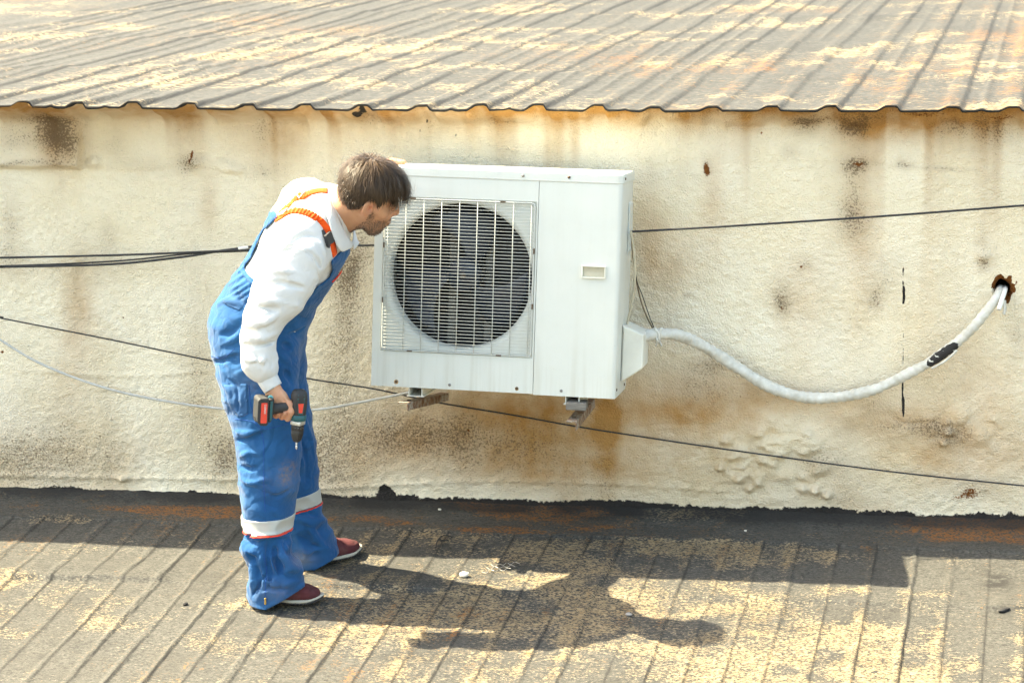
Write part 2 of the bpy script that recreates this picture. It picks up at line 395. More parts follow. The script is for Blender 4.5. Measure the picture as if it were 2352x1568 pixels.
    for (px, py, rx, ry, s) in [(1972, 379, 20, 6, .75), (1618, 388, 9, 20, .6), (1625, 400, 12, 10, .4), (1800, 708, 5, 12, .6), (1842, 613, 5, 5, .8), (1750, 308, 4, 4, .9), (441, 350, 4, 11, .9), (437, 366, 4, 8, .6),
                                (290, 733, 4, 4, .8), (2230, 1136, 34, 18, .6), (2190, 1148, 30, 10, .35), (1905, 268, 50, 9, .45), (2120, 262, 90, 9, .5), (2300, 266, 60, 10, .55), (60, 372, 26, 14, .35), (270, 350, 9, 40, .2),
                                (1855, 300, 26, 18, .35), (1215, 285, 24, 9, .3), (100, 265, 22, 10, .45), (1075, 993, 4, 4, .8), (1700, 912, 4, 4, .6), (1690, 925, 3, 4, .5), (5, 815, 5, 4, .9), (680, 300, 30, 10, .25)]:
        rust = rust+s*blob(px, py, rx, ry)
    rr2 = rr+0.9*(vn2(x*26, z*26, 72)-0.5)+0.5*(vn2(x*70, z*70, 73)-0.5)
    rust = rust+1.0*(1-sst(1.22, 1.48, rr2))*sst(0.5, 0.9, rr)
    tar_and_shade = np.zeros_like(x)
    tl = np.interp(qx, [0, 130, 330, 530, 740, 900, 1050, 1200, 1400, 1550, 1700, 1900, 2100, 2352], [1118, 1116, 1130, 1134, 1138, 1134, 1140, 1149, 1146, 1160, 1164, 1162, 1174, 1180])
    tar_and_shade = tar_and_shade+1.15*sst(-20, 22, qy-tl+20*(fbm2(x*9, z*9, 95, 4)-0.5))
    tar_and_shade = tar_and_shade+0.7*np.exp(-(((qx-885)/26)**2+((qy-1122)/16)**2))*1.1+0.6*np.exp(-(((qx-440)/8)**2+((qy-1133)/8)**2))
    seam = np.exp(-((qx-2074-4*(vn2(z*30, 0*z, 96)-0.5))/2.0)**2)*sst(590, 620, qy)*(1-sst(955, 965, qy))*(0.15+1.2*vn2(0*z, z*40, 97))
    seam = seam*np.where((qy > 700) & (qy < 790), 0.55, 1.0)
    tar_and_shade = tar_and_shade+1.1*seam+(0.5+0.9*vn2(x*70, z*60, 98))*np.exp(-((qx-2077)/3.4)**2-((qy-672)/24)**2)+(0.5+0.8*vn2(x*70, z*60, 99))*np.exp(-((qx-2075)/3)**2-((qy-935)/22)**2)
    tar_and_shade = tar_and_shade+1.0*np.exp(-((qx-832)/10)**2-((qy-257)/11)**2)+1.3*(1-sst(0.75, 1.0, rr))  # inside of the pipe hole blackened to stand for its shade
    for (px, py, r) in [(982, 278, 3), (1048, 310, 2.5), (850, 244, 8), (965, 300, 2)]: tar_and_shade = tar_and_shade+0.9*np.exp(-((qx-px)/r)**2-((qy-py)/(r*2))**2)
    for n_, a_ in (('soot', soot), ('tan', tan_), ('rust', rust), ('tar_and_shade', tar_and_shade)): attr(me, n_, np.clip(a_-(0.07 if n_ in ('soot', 'tan') else 0), 0, 1.5))
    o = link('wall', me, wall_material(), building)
    o['label'] = 'cream sprayed-foam wall streaked with soot and rust'
    return o

def felt_material(name, gs, bright):
    """weathered bitumen felt: grey mineral grains, ochre where they have worn away"""
    t = NT(name); co = t.coord((0.5, 1, 1)); co1 = t.coord((1, 1, 1))
    ochre, rust, tar_and_shade = (t.attr(k) for k in ('ochre', 'rust', 'tar_and_shade'))
    g = t.noise(co, gs, 5, 0.72); g2 = t.noise(co, gs*2.4, 3, 0.6); b = t.noise(co1, 4, 5, 0.6)
    grain = t.math('ADD', t.math('MULTIPLY', g, 0.45), t.math('MULTIPLY', g2, 0.55))
    grey = t.mix(t.ramp(grain, [(0.40, 0), (0.60, 1)]), [x*bright for x in (0.042, 0.041, 0.037)], [x*bright for x in (0.20, 0.192, 0.168)])
    grey = t.mix(t.math('MULTIPLY', t.ramp(b, [(0.4, 0), (0.7, 1)]), 0.5), grey, [x*bright for x in (0.095, 0.088, 0.074)])
    spk = t.math('MULTIPLY', t.math('SUBTRACT', t.math('ADD', grain, t.math('MULTIPLY', ochre, 0.26)), 0.685), 13.0, clamp=True)
    oc = t.mix(t.ramp(g2, [(0.35, 0), (0.65, 1)]), (0.215, 0.130, 0.045), (0.315, 0.248, 0.155))
    c = t.mix(spk, grey, oc)
    # rusty fringe where the grains thin out
    fr = t.math('MULTIPLY', t.math('SUBTRACT', t.math('ADD', t.math('MULTIPLY', g2, 0.55), t.math('MULTIPLY', t.noise(co, gs*0.9, 4, 0.7), 0.45)), t.math('SUBTRACT', 0.68, t.math('MULTIPLY', rust, 0.20))), 12.0, clamp=True)
    rc = t.mix(t.ramp(rust, [(0.70, 0), (1.0, 1)]), t.mix(g, (0.235, 0.125, 0.034), (0.135, 0.065, 0.017)), t.mix(g, (0.32, 0.12, 0.016), (0.15, 0.055, 0.010)))
    c = t.mix(t.math('MULTIPLY', fr, 0.9), c, rc)
    c = t.mix(t.math('MULTIPLY', tar_and_shade, t.math('ADD', t.math('MULTIPLY', b, 0.5), 0.6), clamp=True), c, (0.012, 0.011, 0.010))
    t.set(Base_Color=c, Roughness=0.82, Specular_IOR_Level=0.35)
    t.l(t.bump(t.math('ADD', grain, t.math('MULTIPLY', spk, 0.35)), 0.7, 0.004), t.b.inputs['Normal'])
    return t.m

def ridge_profile(xr, y, lines, hts, wl, wr, seed):
    """felt dressed over a ribbed sheet: rises slowly, drops sharply on the right; returns height and a mask near the crest"""
    wobble = 0.020*(vn2(xr*0+lines_id(xr, lines)*7.3, y*2.3, seed)-0.5)+0.007*(vn2(lines_id(xr, lines)*3.1, y*14, seed+1)-0.5)
    xx = xr-wobble
    k = np.clip(np.searchsorted(lines, xx-wr), 0, len(lines)-1)
    d = xx-lines[k]
    amp = hts[k]*(0.45+0.95*vn2(k*5.7, y*1.7, seed+2))
    up_ = sst(-wl, -0.004, d); dn = 1-sst(0.0, wr, d)
    return amp*np.where(d < 0, up_, dn), np.exp(-((d+0.02)/0.022)**2), amp
def lines_id(xr, lines): return np.clip(np.searchsorted(lines, xr), 0, len(lines)-1).astype(float)

def build_roof():
    X = axis_grid(-9, -3.0, 2.9, 9, 0.0105, 0.5)
    s = np.concatenate([np.linspace(0, 0.35, 40), 0.35+np.cumsum(np.geomspace(0.012, 0.09, 150))]); s = np.concatenate([s, [s[-1]+1.0, s[-1]+3.0]])
    x, sv = np.meshgrid(X, s, indexing='ij')
    y = -eave_over(x)+sv-0.012*(fbm2(x*6, 0*x, 101, 3)-0.5)*np.exp(-sv/0.1)
    x0 = P(1243, 238, -0.1)[0]; pitch = 0.2145
    ph = (x-0.05*y-x0)/pitch; ph = ph-np.round(ph); d = ph*pitch
    wob = 0.012*(vn2(np.round((x-0.05*y-x0)/pitch)*4.1, y*1.1, 103)-0.5); d = d-wob
    rib = sst(-0.055, -0.012, d)*(1-sst(0.020, 0.036, d))
    lineamp = sst(0.25, 0.6, vn2(np.round((x-0.05*y-x0)/pitch)*3.7, y*0.7, 116))
    crown = np.exp(-((d+0.03)/0.035)**2)
    z = ROOF_Z+0.0175*y+rib*(0.007+0.011*np.exp(-sv/0.22))*(0.75+0.5*vn2(x*3, y*0.6, 104))+0.02*(1-sst(-1.6, 0.0, x))
    z += 0.010*(fbm2(x*1.6, y*1.0, 105, 3)-0.5)+0.004*(fbm2(x*14, y*10, 106, 3)-0.5)
    mid = (x-0.05*y-x0)/pitch-0.5; dm = (mid-np.round(mid))*pitch
    z += 0.006*np.exp(-((dm)/0.012)**2)*sst(0.45, 0.6, vn2(np.round(mid)*3.3, y*0.5, 107))
    for yy in (1.15, 2.6, 4.3, 6.4):                                                     # laps across the fall
        z += 0.008*(1-sst(0, 0.02, y-yy-0.05*(fbm2(x*2, 0*x, 108, 2)-0.5)))*sst(-0.5, 0, y-yy)
    V = np.stack([x, y, z], -1)
    # the cut edge: the felt turns down and back to the wall
    e = V[:, 0].copy(); thick = 0.006+0.006*fbm2(X*9, 0*X, 109, 2)
    e1 = e.copy(); e1[:, 1] += 0.001; e1[:, 2] -= thick
    e2 = e1.copy(); e2[:, 1] = 0.06; e2[:, 2] = e1[:, 2]+0.002
    e3 = e2.copy(); e3[:, 1] = 0.064; e3[:, 2] -= 0.30
    Vt = np.concatenate([e3[:, None], e2[:, None], e1[:, None], V], 1); nv = Vt.shape[1]
    me = mesh_np('roof', Vt.reshape(-1, 3), grid_faces(len(X), nv))
    oc = 0.40+1.5*(fbm2(x*1.3, y*1.6, 111, 4)-0.5)+1.1*(fbm2(x*6, y*5, 117, 3)-0.5)+0.12*crown+0.25*np.exp(-sv/0.12)
    ru = 0.28+0.6*np.clip(fbm2(x*1.5, y*1.3, 113, 4)-0.45, 0, 1)*2+0.2*crown+0.45*np.clip(fbm2(x*8, y*6, 118, 3)-0.52, 0, 1)*2+0.25*sst(1.0, 2.2, x)
    tr = 1.1*np.exp(-((d-0.032)/0.007)**2)*lineamp+0.5*np.clip(fbm2(x*4, y*1.2, 115, 3)-0.6, 0, 1)*3  # shadow line on each rib's right flank painted dark
    pad = lambda a, v0: np.concatenate([np.full((len(X), 3), v0), a], 1)
    attr(me, 'ochre', np.clip(pad(oc, 0), 0, 0.84)); attr(me, 'rust', np.clip(pad(ru, .1), 0, 1)); 
    t2 = pad(np.clip(tr, 0, 1), 1.0); t2[:, 3] = 0.8; attr(me, 'tar_and_shade', t2)
    o = link('roof', me, felt_material('roof_felt', 42, 0.33), building)
    o['label'] = 'ribbed felt roof, grey with worn ochre patches'
    return o

# ================================================================== the deck the man stands on
DLINES = np.cumsum(np.concatenate([[-9.0], 0.138+0.03*(RNG.random(135)-0.5)]))
DHTS = 0.0022+0.0065*RNG.random(len(DLINES))**1.8
_x0 = DK(2195, 1260)[0]; DLINES += (_x0-DLINES[np.argmin(abs(DLINES-_x0))])
def deck_height(x, y):
    xr = x-0.042*y
    r, crest, amp = ridge_profile(xr, y, DLINES, DHTS, 0.030, 0.0065, 121)
    fade = sst(-4.0, -2.4, y)*(1-sst(3.0, 3.6, np.abs(x)))*sst(0.19, 0.30, -y)
    z = SLOPE*y+r*fade
    z = z+0.010*(fbm2(x*2, y*2, 123, 3)-0.5)+0.0035*(fbm2(x*16, y*22, 124, 3)-0.5)
    # flashing strip dressed down from the wall
    ed = 0.245+0.03*(fbm2(x*2.2, 0*x, 125, 3)-0.5)+0.012*(vn2(x*16, 0*x, 126)-0.5)
    z = z+0.007*(1-sst(ed-0.002, ed+0.014, -y))+0.030*np.exp(-(np.clip(-y, 0, 9)/0.05)**1.6)
    # lap seam across the deck
    ls = 0.80-0.02*x+0.03*(fbm2(x*1.5, 0*x, 127, 3)-0.5)+0.012*(vn2(x*22, 0*x, 128)-0.5)
    lap = (1-sst(0, 0.012, -y-ls))*sst(-0.25, -0.01, -y-ls)*(0.45+1.2*sst(0.35, 0.7, vn2(x*3.1, 0*x, 129)))
    z = z+0.010*lap*fade
    return z, crest*fade, -y-ls, ed
def build_deck():
    X = axis_grid(-9, -2.4, 2.3, 9, 0.0050, 0.6)
    s = np.concatenate([np.linspace(0.0, 0.1, 14), np.arange(0.108, 1.95, 0.0075), 1.95+np.cumsum(np.geomspace(0.01, 0.8, 40))]); s = np.concatenate([s, [20.0]])
    x, sv = np.meshgrid(X, s, indexing='ij'); y = -sv-0.0
    z, crest, lapd, ed = deck_height(x, y)
    me = mesh_np('roof_deck', np.stack([x, y, z], -1).reshape(-1, 3), grid_faces(len(X), len(s), True))
    xr = x-0.042*y
    big = fbm2(x*1.25+3.1, y*1.9, 131, 4)
    oc = 0.50+1.5*(big-0.5)+1.1*(fbm2(x*7, y*9, 143, 3)-0.5)+0.26*crest*sst(0.35, 0.7, fbm2(x*3, y*2.2, 141, 3))+0.16*sst(0.9, 1.5, -y)*sst(-0.6, 0.4, x)-0.25*sst(-0.6, -1.4, x)+0.25*np.exp(-((lapd+0.05)/0.06)**2)*sst(0.4, 0.7, vn2(x*2.1, 0*x, 132))
    q = proj(np.stack([x, y, z], -1)); qx, qy = q[..., 0], q[..., 1]
    for (px, py, rx, ry, s_) in [(620, 1385, 90, 26, .5), (950, 1560, 160, 60, .4), (1300, 1420, 200, 40, .35), (1650, 1500, 260, 60, .35), (1950, 1470, 140, 60, .4), (1850, 1290, 90, 16, .35), (1230, 1330, 160, 40, -.1),
                                 (300, 1300, 200, 50, -.35), (950, 1290, 140, 40, -.3), (180, 1195, 130, 12, .5), (2270, 1420, 80, 200, -.5), (1750, 1240, 200, 40, .1)]:
        oc = oc+s_*np.exp(-((qx-px)/rx)**2-((qy-py)/ry)**2)
    strip = 1-sst(ed-0.03, ed+0.02, -y)
    oc = oc-0.42*strip+0.5*strip*sst(0.5, 0.68, fbm2(x*1.6+2, y*9, 142, 4))
    ru = 0.22+0.55*np.clip(fbm2(x*2.2, y*3, 133, 4)-0.45, 0, 1)*2+0.40*np.clip(fbm2(x*11, y*13, 144, 3)-0.52, 0, 1)*2+0.22*crest+strip*(0.20+1.9*np.clip(fbm2(x*1.7, y*7, 134, 4)-0.47, 0, 1)*2)
    ru = ru+strip*0.12*sst(-0.3, -1.2, x)+0.45*np.exp(-((-y-0.12)/0.05)**2)*sst(0.4, 0.6, fbm2(x*1.2+5, 0*x, 135, 3))
    tr = np.exp(-(np.clip(-y-0.03, 0, 9)/0.04)**2)*0.95*(0.5+1.0*vn2(x*9, y*26, 136))+0.25*strip*sst(0.4, 0.75, fbm2(x*3.0, y*12, 137, 3))
    tr = tr+1.0*np.exp(-((xr-DLINES[np.clip(np.searchsorted(DLINES, xr-0.012), 0, len(DLINES)-1)]-0.004)/0.0035)**2)*(1-strip)*(0.35+0.65*sst(0.3, 0.6, vn2(x*3, y*3.3, 138)))  # thin shadow line right of each ridge, painted into the colour
    spot = np.exp(-(((qx-2290)/36)**2+((qy-1335)/22)**2))
    tr = tr+1.2*spot*sst(0.35, 0.6, vn2(x*40, y*60, 139))+0.7*np.exp(-(((qx-2305)/22)**2+((qy-1403)/7)**2))
    tr = tr+0.5*sst(0.6, 0.75, fbm2(x*5, y*8, 140, 3))*(1-strip)*0.5
    attr(me, 'ochre', np.clip(oc, 0, 0.86)); attr(me, 'rust', np.clip(ru, 0, 1.1)); attr(me, 'tar_and_shade', np.clip(tr, 0, 1))
    o = link('roof_deck', me, felt_material('deck_felt', 85, 0.46))
    return tag(o, 'ribbed felt deck worn to ochre with a black tarred strip at the wall', 'deck', kind='structure')

wall = build_wall(); roof = build_roof(); deck = build_deck()
g = mesh_np('ground', [(-300, -300, -7), (300, -300, -7), (300, 300, -7), (-300, 300, -7)], [(0, 1, 2, 3)])
ground = tag(link('ground', g, simple('ground_earth', (0.12, 0.10, 0.07), 0.9, vscale=0.5)), 'earth ground far below the roofs', 'ground', kind='structure')
def deck_z(x, y): return float(deck_height(np.array([float(x)]), np.array([float(y)]))[0][0])
# ================================================================== shared materials
def enamel():
    t = NT('white_enamel'); co = t.coord(); st = t.coord((30, 30, 1.6))
    n = t.noise(co, 7, 5); s = t.noise(st, 1.0, 5, 0.6); fine = t.noise(co, 160, 4, 0.7)
    c = t.mix(t.ramp(n, [(0.3, 0), (0.7, 1)]), (0.635, 0.655, 0.60), (0.675, 0.69, 0.635))
    sep = t.new('ShaderNodeSeparateXYZ'); t.l(co, sep.inputs[0])
    low = t.new('ShaderNodeMapRange'); low.inputs['From Min'].default_value = 0.22; low.inputs['From Max'].default_value = 0.0; t.l(sep.outputs[2], low.inputs['Value'])
    dirt = t.math('MULTIPLY', t.ramp(s, [(0.46, 0), (0.75, 1)]), t.math('ADD', t.math('MULTIPLY', low.outputs[0], 0.38), 0.07), clamp=True)
    c = t.mix(dirt, c, (0.40, 0.36, 0.25))
    c = t.mix(t.math('MULTIPLY', t.ramp(fine, [(0.62, 0), (0.72, 1)]), 0.35), c, (0.36, 0.30, 0.20))
    t.set(Base_Color=c, Roughness=t.math('ADD', t.math('MULTIPLY', n, 0.25), 0.28))
    t.l(t.bump(t.noise(co, 3.5, 2), 0.12, 0.01), t.b.inputs['Normal']); return t.m
M_WHITE = enamel()
M_WHITE2 = simple('white_enamel_side', (0.61, 0.64, 0.60), 0.4, var=0.03, vscale=9, dirt=(0.6, 0.55, 0.42), dirt_amt=0.15)
M_PLASTIC = simple('aged_white_plastic', (0.74, 0.73, 0.64), 0.5, var=0.06, vscale=12, dirt=(0.5, 0.42, 0.28), dirt_amt=0.35)
M_GRILLE = simple('grille_wire_coating', (0.54, 0.55, 0.50), 0.45, var=0.05)
M_DARK = simple('dark_cavity_metal', (0.010, 0.011, 0.013), 0.6)
M_COIL = simple('coil_fins', (0.009, 0.01, 0.012), 0.5, metal=0.4)
M_BLADE = simple('fan_blade_plastic', (0.014, 0.020, 0.033), 0.45, var=0.15, vscale=14, dirt=(0.04, 0.04, 0.042), dirt_amt=0.4)
M_STEEL = simple('galvanised_steel', (0.10, 0.098, 0.09), 0.5, metal=0.5, var=0.2, vscale=25, dirt=(0.2, 0.1, 0.04), dirt_amt=0.6)
M_SCREW = simple('screw_head', (0.12, 0.08, 0.05), 0.5, metal=0.6, var=0.3, vscale=300)
M_SCREW2 = simple('zinc_screw_head', (0.28, 0.27, 0.25), 0.45, metal=0.7, var=0.2, vscale=300)
def rusty():
    t = NT('rusty_angle_iron'); co = t.coord()
    n = t.noise(co, 28, 6, 0.7); n2 = t.noise(co, 120, 4)
    c = t.mix(t.ramp(n, [(0.42, 0), (0.58, 1)]), (0.36, 0.33, 0.27), (0.17, 0.085, 0.04))
    c = t.mix(t.ramp(n2, [(0.5, 0), (0.72, 1)]), c, (0.30, 0.11, 0.03))
    t.set(Base_Color=c, Roughness=0.8, Metallic=0.1); t.l(t.bump(n2, 0.4, 0.001), t.b.inputs['Normal']); return t.m
M_RUST = rusty()
def woodm():
    t = NT('grey_weathered_wood'); co = t.coord((3, 40, 40))
    n = t.noise(co, 4, 6, 0.6, 0.6)
    t.set(Base_Color=t.mix(t.ramp(n, [(0.3, 0), (0.7, 1)]), (0.10, 0.09, 0.075), (0.26, 0.24, 0.21)), Roughness=0.85)
    t.l(t.bump(n, 0.5, 0.002), t.b.inputs['Normal']); return t.m
M_WOOD = woodm()
M_BLACKCABLE = simple('black_cable_sheath', (0.018, 0.019, 0.02), 0.5, var=0.3, vscale=60)
M_GREYCABLE = simple('grey_cable_sheath', (0.46, 0.46, 0.43), 0.55, var=0.1, vscale=40, dirt=(0.2, 0.16, 0.1), dirt_amt=0.4)
M_BEIGECABLE = simple('beige_cable_sheath', (0.52, 0.46, 0.33), 0.55, var=0.12, vscale=40)
M_BROWNCABLE = simple('brown_cable_sheath', (0.16, 0.11, 0.06), 0.6, var=0.2, vscale=60)

# ================================================================== air conditioner
AW, AH, AD = 0.905, 0.808, 0.33
rx, ry, rz = -0.0815, 0.0286, 0.0014
_e = (Matrix.Rotation(rz, 3, 'Z') @ Matrix.Rotation(ry, 3, 'Y') @ Matrix.Rotation(rx, 3, 'X'))
AC_M = np.array(_e); AC_O = np.array([-0.4420, -0.5017, 0.5915])
ac = tag(empty('air_conditioner', AC_O, AC_M), 'white outdoor air conditioner unit with round fan grille mounted on the wall', 'air conditioner')
def ac_world(p): return AC_O + AC_M @ np.asarray(p, float)
def part(name, me, mat, parent=ac): return link(name, me, mat, parent)
XS = 0.604                                                  # seam between fan side and service panel
FCX, FCZ, FR = 0.321, 0.416, 0.262
G0, G1, GZ0, GZ1 = 0.042, 0.592, 0.138, 0.692

def front_panel():
    """pressed steel front with a rolled round opening"""
    z1 = AH-0.034; n = 96
    a = np.linspace(0, 2*pi, n, endpoint=False)
    V = []; rings = []
    def rect_pt(t, x0, x1, z0, z1):
        dx, dz = cos(t), sin(t); s = 1e9
        if dx > 1e-9: s = min(s, (x1-FCX)/dx)
        if dx < -1e-9: s = min(s, (x0-FCX)/dx)
        if dz > 1e-9: s = min(s, (z1-FCZ)/dz)
        if dz < -1e-9: s = min(s, (z0-FCZ)/dz)
        return FCX+dx*s, FCZ+dz*s
    aa = sorted(list(a)+[math.atan2(zz-FCZ, xx-FCX) % (2*pi) for xx in (0.004, XS-0.0006) for zz in (0.003, z1)]
                +[math.atan2(zz-FCZ, xx-FCX) % (2*pi) for xx in (G0, G1) for zz in (GZ0, GZ1)])
    m = len(aa)
    def add(fn): rings.append(len(V)); V.extend([fn(t) for t in aa])
    add(lambda t: (*np.array([rect_pt(t, 0.004, XS-0.0006, 0.003, z1)])[0][:1], 0.012, rect_pt(t, 0.004, XS-0.0006, 0.003, z1)[1]))
    add(lambda t: (rect_pt(t, 0.004, XS-0.0006, 0.003, z1)[0], 0.0, rect_pt(t, 0.004, XS-0.0006, 0.003, z1)[1]))
    add(lambda t: (rect_pt(t, G0-0.006, G1+0.006, GZ0-0.006, GZ1+0.006)[0], 0.0, rect_pt(t, G0-0.006, G1+0.006, GZ0-0.006, GZ1+0.006)[1]))
    add(lambda t: (rect_pt(t, G0, G1, GZ0, GZ1)[0], 0.011, rect_pt(t, G0, G1, GZ0, GZ1)[1]))      # recessed field behind the grille
    for dr, dy in ((0.022, 0.013), (0.012, 0.016), (0.004, 0.024), (0.0, 0.038), (0.0, 0.085)):
        add(lambda t, dr=dr, dy=dy: (FCX+(FR+dr)*cos(t), dy, FCZ+(FR+dr)*sin(t)))
    F = []
    for r0, r1 in zip(rings[:-1], rings[1:]):
        for j in range(m):
            k = (j+1) % m; F.append((r0+j, r0+k, r1+k, r1+j))
    me = bpy.data.meshes.new('front_panel'); me.from_pydata(V, [], F)
    for p in me.polygons: p.use_smooth = p.index >= 4*m
    me.update(); return me
part('front_panel', front_panel(), M_WHITE)
# cabinet: back, left side, bottom, as one bent shell
bm = bmesh.new()
box_bm(bm, (0.002, 0.013, 0.004), (0.006, AD, AH-0.02)); box_bm(bm, (0.0065, 0.02, 0.0045), (AW-0.012, AD-0.006, 0.009)); box_bm(bm, (0.0065, AD-0.004, 0.0095), (AW-0.007, AD, AH-0.02))
part('cabinet_shell', bm_mesh('cabinet_shell', bm), M_WHITE2)
# service panel wraps round the right front corner
def service_panel():
    z0, z1 = 0.0, AH-0.034; r = 0.016; prof = [(XS+0.0012, 0.010), (XS+0.0012, 0.0006), (XS+0.002, 0.0)]
    for i in range(9):
        t = i/8*pi/2; prof.append((AW-r+r*sin(t), r-r*cos(t)))
    prof += [(AW, 0.12), (AW, 0.30)]
    bm = bmesh.new(); n = len(prof)
    lo = [bm.verts.new((x, y, z0)) for x, y in prof]; hi = [bm.verts.new((x, y, z1)) for x, y in prof]
    for i in range(n-1):
        f = bm.faces.new((lo[i], lo[i+1], hi[i+1], hi[i])); f.smooth = 3 <= i <= 12
    me = bm_mesh('service_panel', bm); return me
o = part('service_panel', service_panel(), M_WHITE)
part('rear_side_panel', box_mesh('rear_side_panel', (AW-0.006, 0.298, 0.006), (AW-0.0015, AD, AH-0.03), 0.001, 1), M_WHITE2)
# lid with turned-down skirt and rounded front corner
def lid():
    r = 0.022; o = []
    def outline(e):
        p = [(-e, AD+e), (-e, -e)]
        for i in range(7):
            t = i/6*pi/2; p.append((AW+e-r+r*sin(t), -e+r-r*cos(t)))
        return p+[(AW+e, AD+e)]
    bm = bmesh.new(); lv = []
    for e, z in ((0.0015, AH-0.036), (0.003, AH-0.033), (0.003, AH-0.006), (0.0, AH-0.001), (-0.006, AH)):
        lv.append([bm.verts.new((x, y, z)) for x, y in outline(e)])
    n = len(lv[0])
    for a_, b_ in zip(lv[:-1], lv[1:]):
        for i in range(n):
            k = (i+1) % n; bm.faces.new((a_[i], a_[k], b_[k], b_[i]))
    bm.faces.new(lv[-1])
    return bm_mesh('lid', bm)
part('lid', lid(), M_WHITE)
# dark inside: coil behind and dividing wall
part('coil', box_mesh('coil', (0.03, 0.265, 0.03), (XS-0.01, 0.29, AH-0.05)), M_COIL)
bm = bmesh.new()
box_bm(bm, (0.007, 0.04, 0.0105), (0.009, 0.262, AH-0.04)); box_bm(bm, (0.0095, 0.04, 0.0105), (XS-0.008, 0.262, 0.0125)); box_bm(bm, (0.0095, 0.04, AH-0.04), (XS-0.008, 0.262, AH-0.038))
part('shade_liner', bm_mesh('shade_liner', bm), M_DARK)  # added dark sheets that stand in for shade inside the cabinet
part('inner_divider', box_mesh('inner_divider', (XS-0.006, 0.03, 0.012), (XS-0.002, 0.26, AH-0.05)), M_DARK)
# motor mount posts
bm = bmesh.new()
for xx in (FCX-0.075, FCX+0.062): box_bm(bm, (xx, 0.195, 0.05), (xx+0.028, 0.212, AH-0.06), 0.002, 1)
box_bm(bm, (FCX-0.074, 0.213, FCZ-0.03), (FCX+0.089, 0.225, FCZ+0.03))
part('motor_mount', bm_mesh('motor_mount', bm), M_STEEL)
me = lathe_mesh('motor', [(0.0, -0.03), (0.045, -0.03), (0.055, -0.02), (0.055, 0.03), (0.04, 0.04), (0, 0.04)], 32)
me.transform(Matrix.Translation((FCX, 0.175, FCZ)) @ Matrix.Rotation(pi/2, 4, 'X')); part('motor', me, M_DARK)
fan = part('fan', None, None)
fan.location = (FCX, 0.105, FCZ)
me = lathe_mesh('hub', [(0.0, 0.034), (0.014, 0.034), (0.016, 0.03), (0.05, 0.026), (0.062, 0.015), (0.066, -0.02), (0.06, -0.02)], 40)
me.transform(Matrix.Rotation(pi/2, 4, 'X')); link('hub', me, M_BLADE, fan)
me = lathe_mesh('hub_nut', [(0.0, 0.048), (0.008, 0.048), (0.012, 0.044), (0.012, 0.034)], 6, False)
me.transform(Matrix.Rotation(pi/2, 4, 'X')); link('hub_nut', me, M_STEEL, fan)
def blade():
    nr, nt = 14, 10; V = []
    for i in range(nr):
        u = i/(nr-1); r = 0.06+u*0.178; half = (0.34+0.42*u-0.20*u*u)
        for j in range(nt):
            v = j/(nt-1)*2-1; ang = v*half+0.55*u; lift = -0.032*v*(0.75+0.4*u)+0.012*(v*v)
            V.append((r*cos(ang), lift, r*sin(ang)))
    me = bpy.data.meshes.new('blade'); me.from_pydata(V, [], [tuple(int(x) for x in f) for f in grid_faces(nr, nt)])
    for p in me.polygons: p.use_smooth = True
    me.update(); return me
bme = blade()
for i, a_ in enumerate((62, 182, 302)):
    b_ = link('blade', bme, M_BLADE, fan); b_.rotation_euler = (0, radians(-a_), 0)
    md = b_.modifiers.new('thickness', 'SOLIDIFY'); md.thickness = 0.003
# wire grille
gr = part('fan_grille', None, None); gr.location = (0, -0.006, 0)
def wire(name, a, b, r): return link(name, tube_mesh(name, np.linspace(a, b, 2), r, 6), M_GRILLE, gr)
fr_pts = []
rc = 0.012
for cx_, cz_, a0 in ((G1-rc, GZ1-rc, 0), (G0+rc, GZ1-rc, 90), (G0+rc, GZ0+rc, 180), (G1-rc, GZ0+rc, 270)):
    for i in range(5):
        t = radians(a0+i*22.5); fr_pts.append((cx_+rc*cos(t), 0.004, cz_+rc*sin(t)))
fr_pts.append(fr_pts[0])
link('grille_frame', tube_mesh('grille_frame', np.array(fr_pts), 0.0032, 6, False), M_GRILLE, gr)
NW = 45; zs = np.linspace(GZ0+0.008, GZ1-0.008, NW)
hw = tube_mesh('horizontal_wire', np.array([(G0+0.002, 0.004, 0), (G0+0.006, 0, 0), (G1-0.006, 0, 0), (G1-0.002, 0.004, 0)]), 0.0011, 6)
for zz in zs:
    w_ = link('horizontal_wire', hw, M_GRILLE, gr); w_.location = (0, 0, zz)
vw = tube_mesh('vertical_wire', np.array([(0, 0.003, GZ0+0.001), (0, 0.003, GZ1-0.001)]), 0.0018, 6)
for xx in np.linspace(G0+0.012, G1-0.012, 9):
    w_ = link('vertical_wire', vw, M_GRILLE, gr); w_.location = (xx, 0, 0)
for (xx, zz) in ((0.145, GZ1+0.001), (0.475, GZ1+0.001), (0.145, GZ0-0.001), (0.475, GZ0-0.001), (G0-0.001, 0.52), (G1+0.001, 0.52), (G0-0.001, 0.32), (G1+0.001, 0.32)):
    hz = zz > GZ1 or zz < GZ0
    link('clip', box_mesh('clip', (xx-(0.010 if hz else 0.0025), -0.001, zz-(0.0025 if hz else 0.010)), (xx+(0.010 if hz else 0.0025), 0.006, zz+(0.0025 if hz else 0.010)), 0.001, 1), M_SCREW, gr)
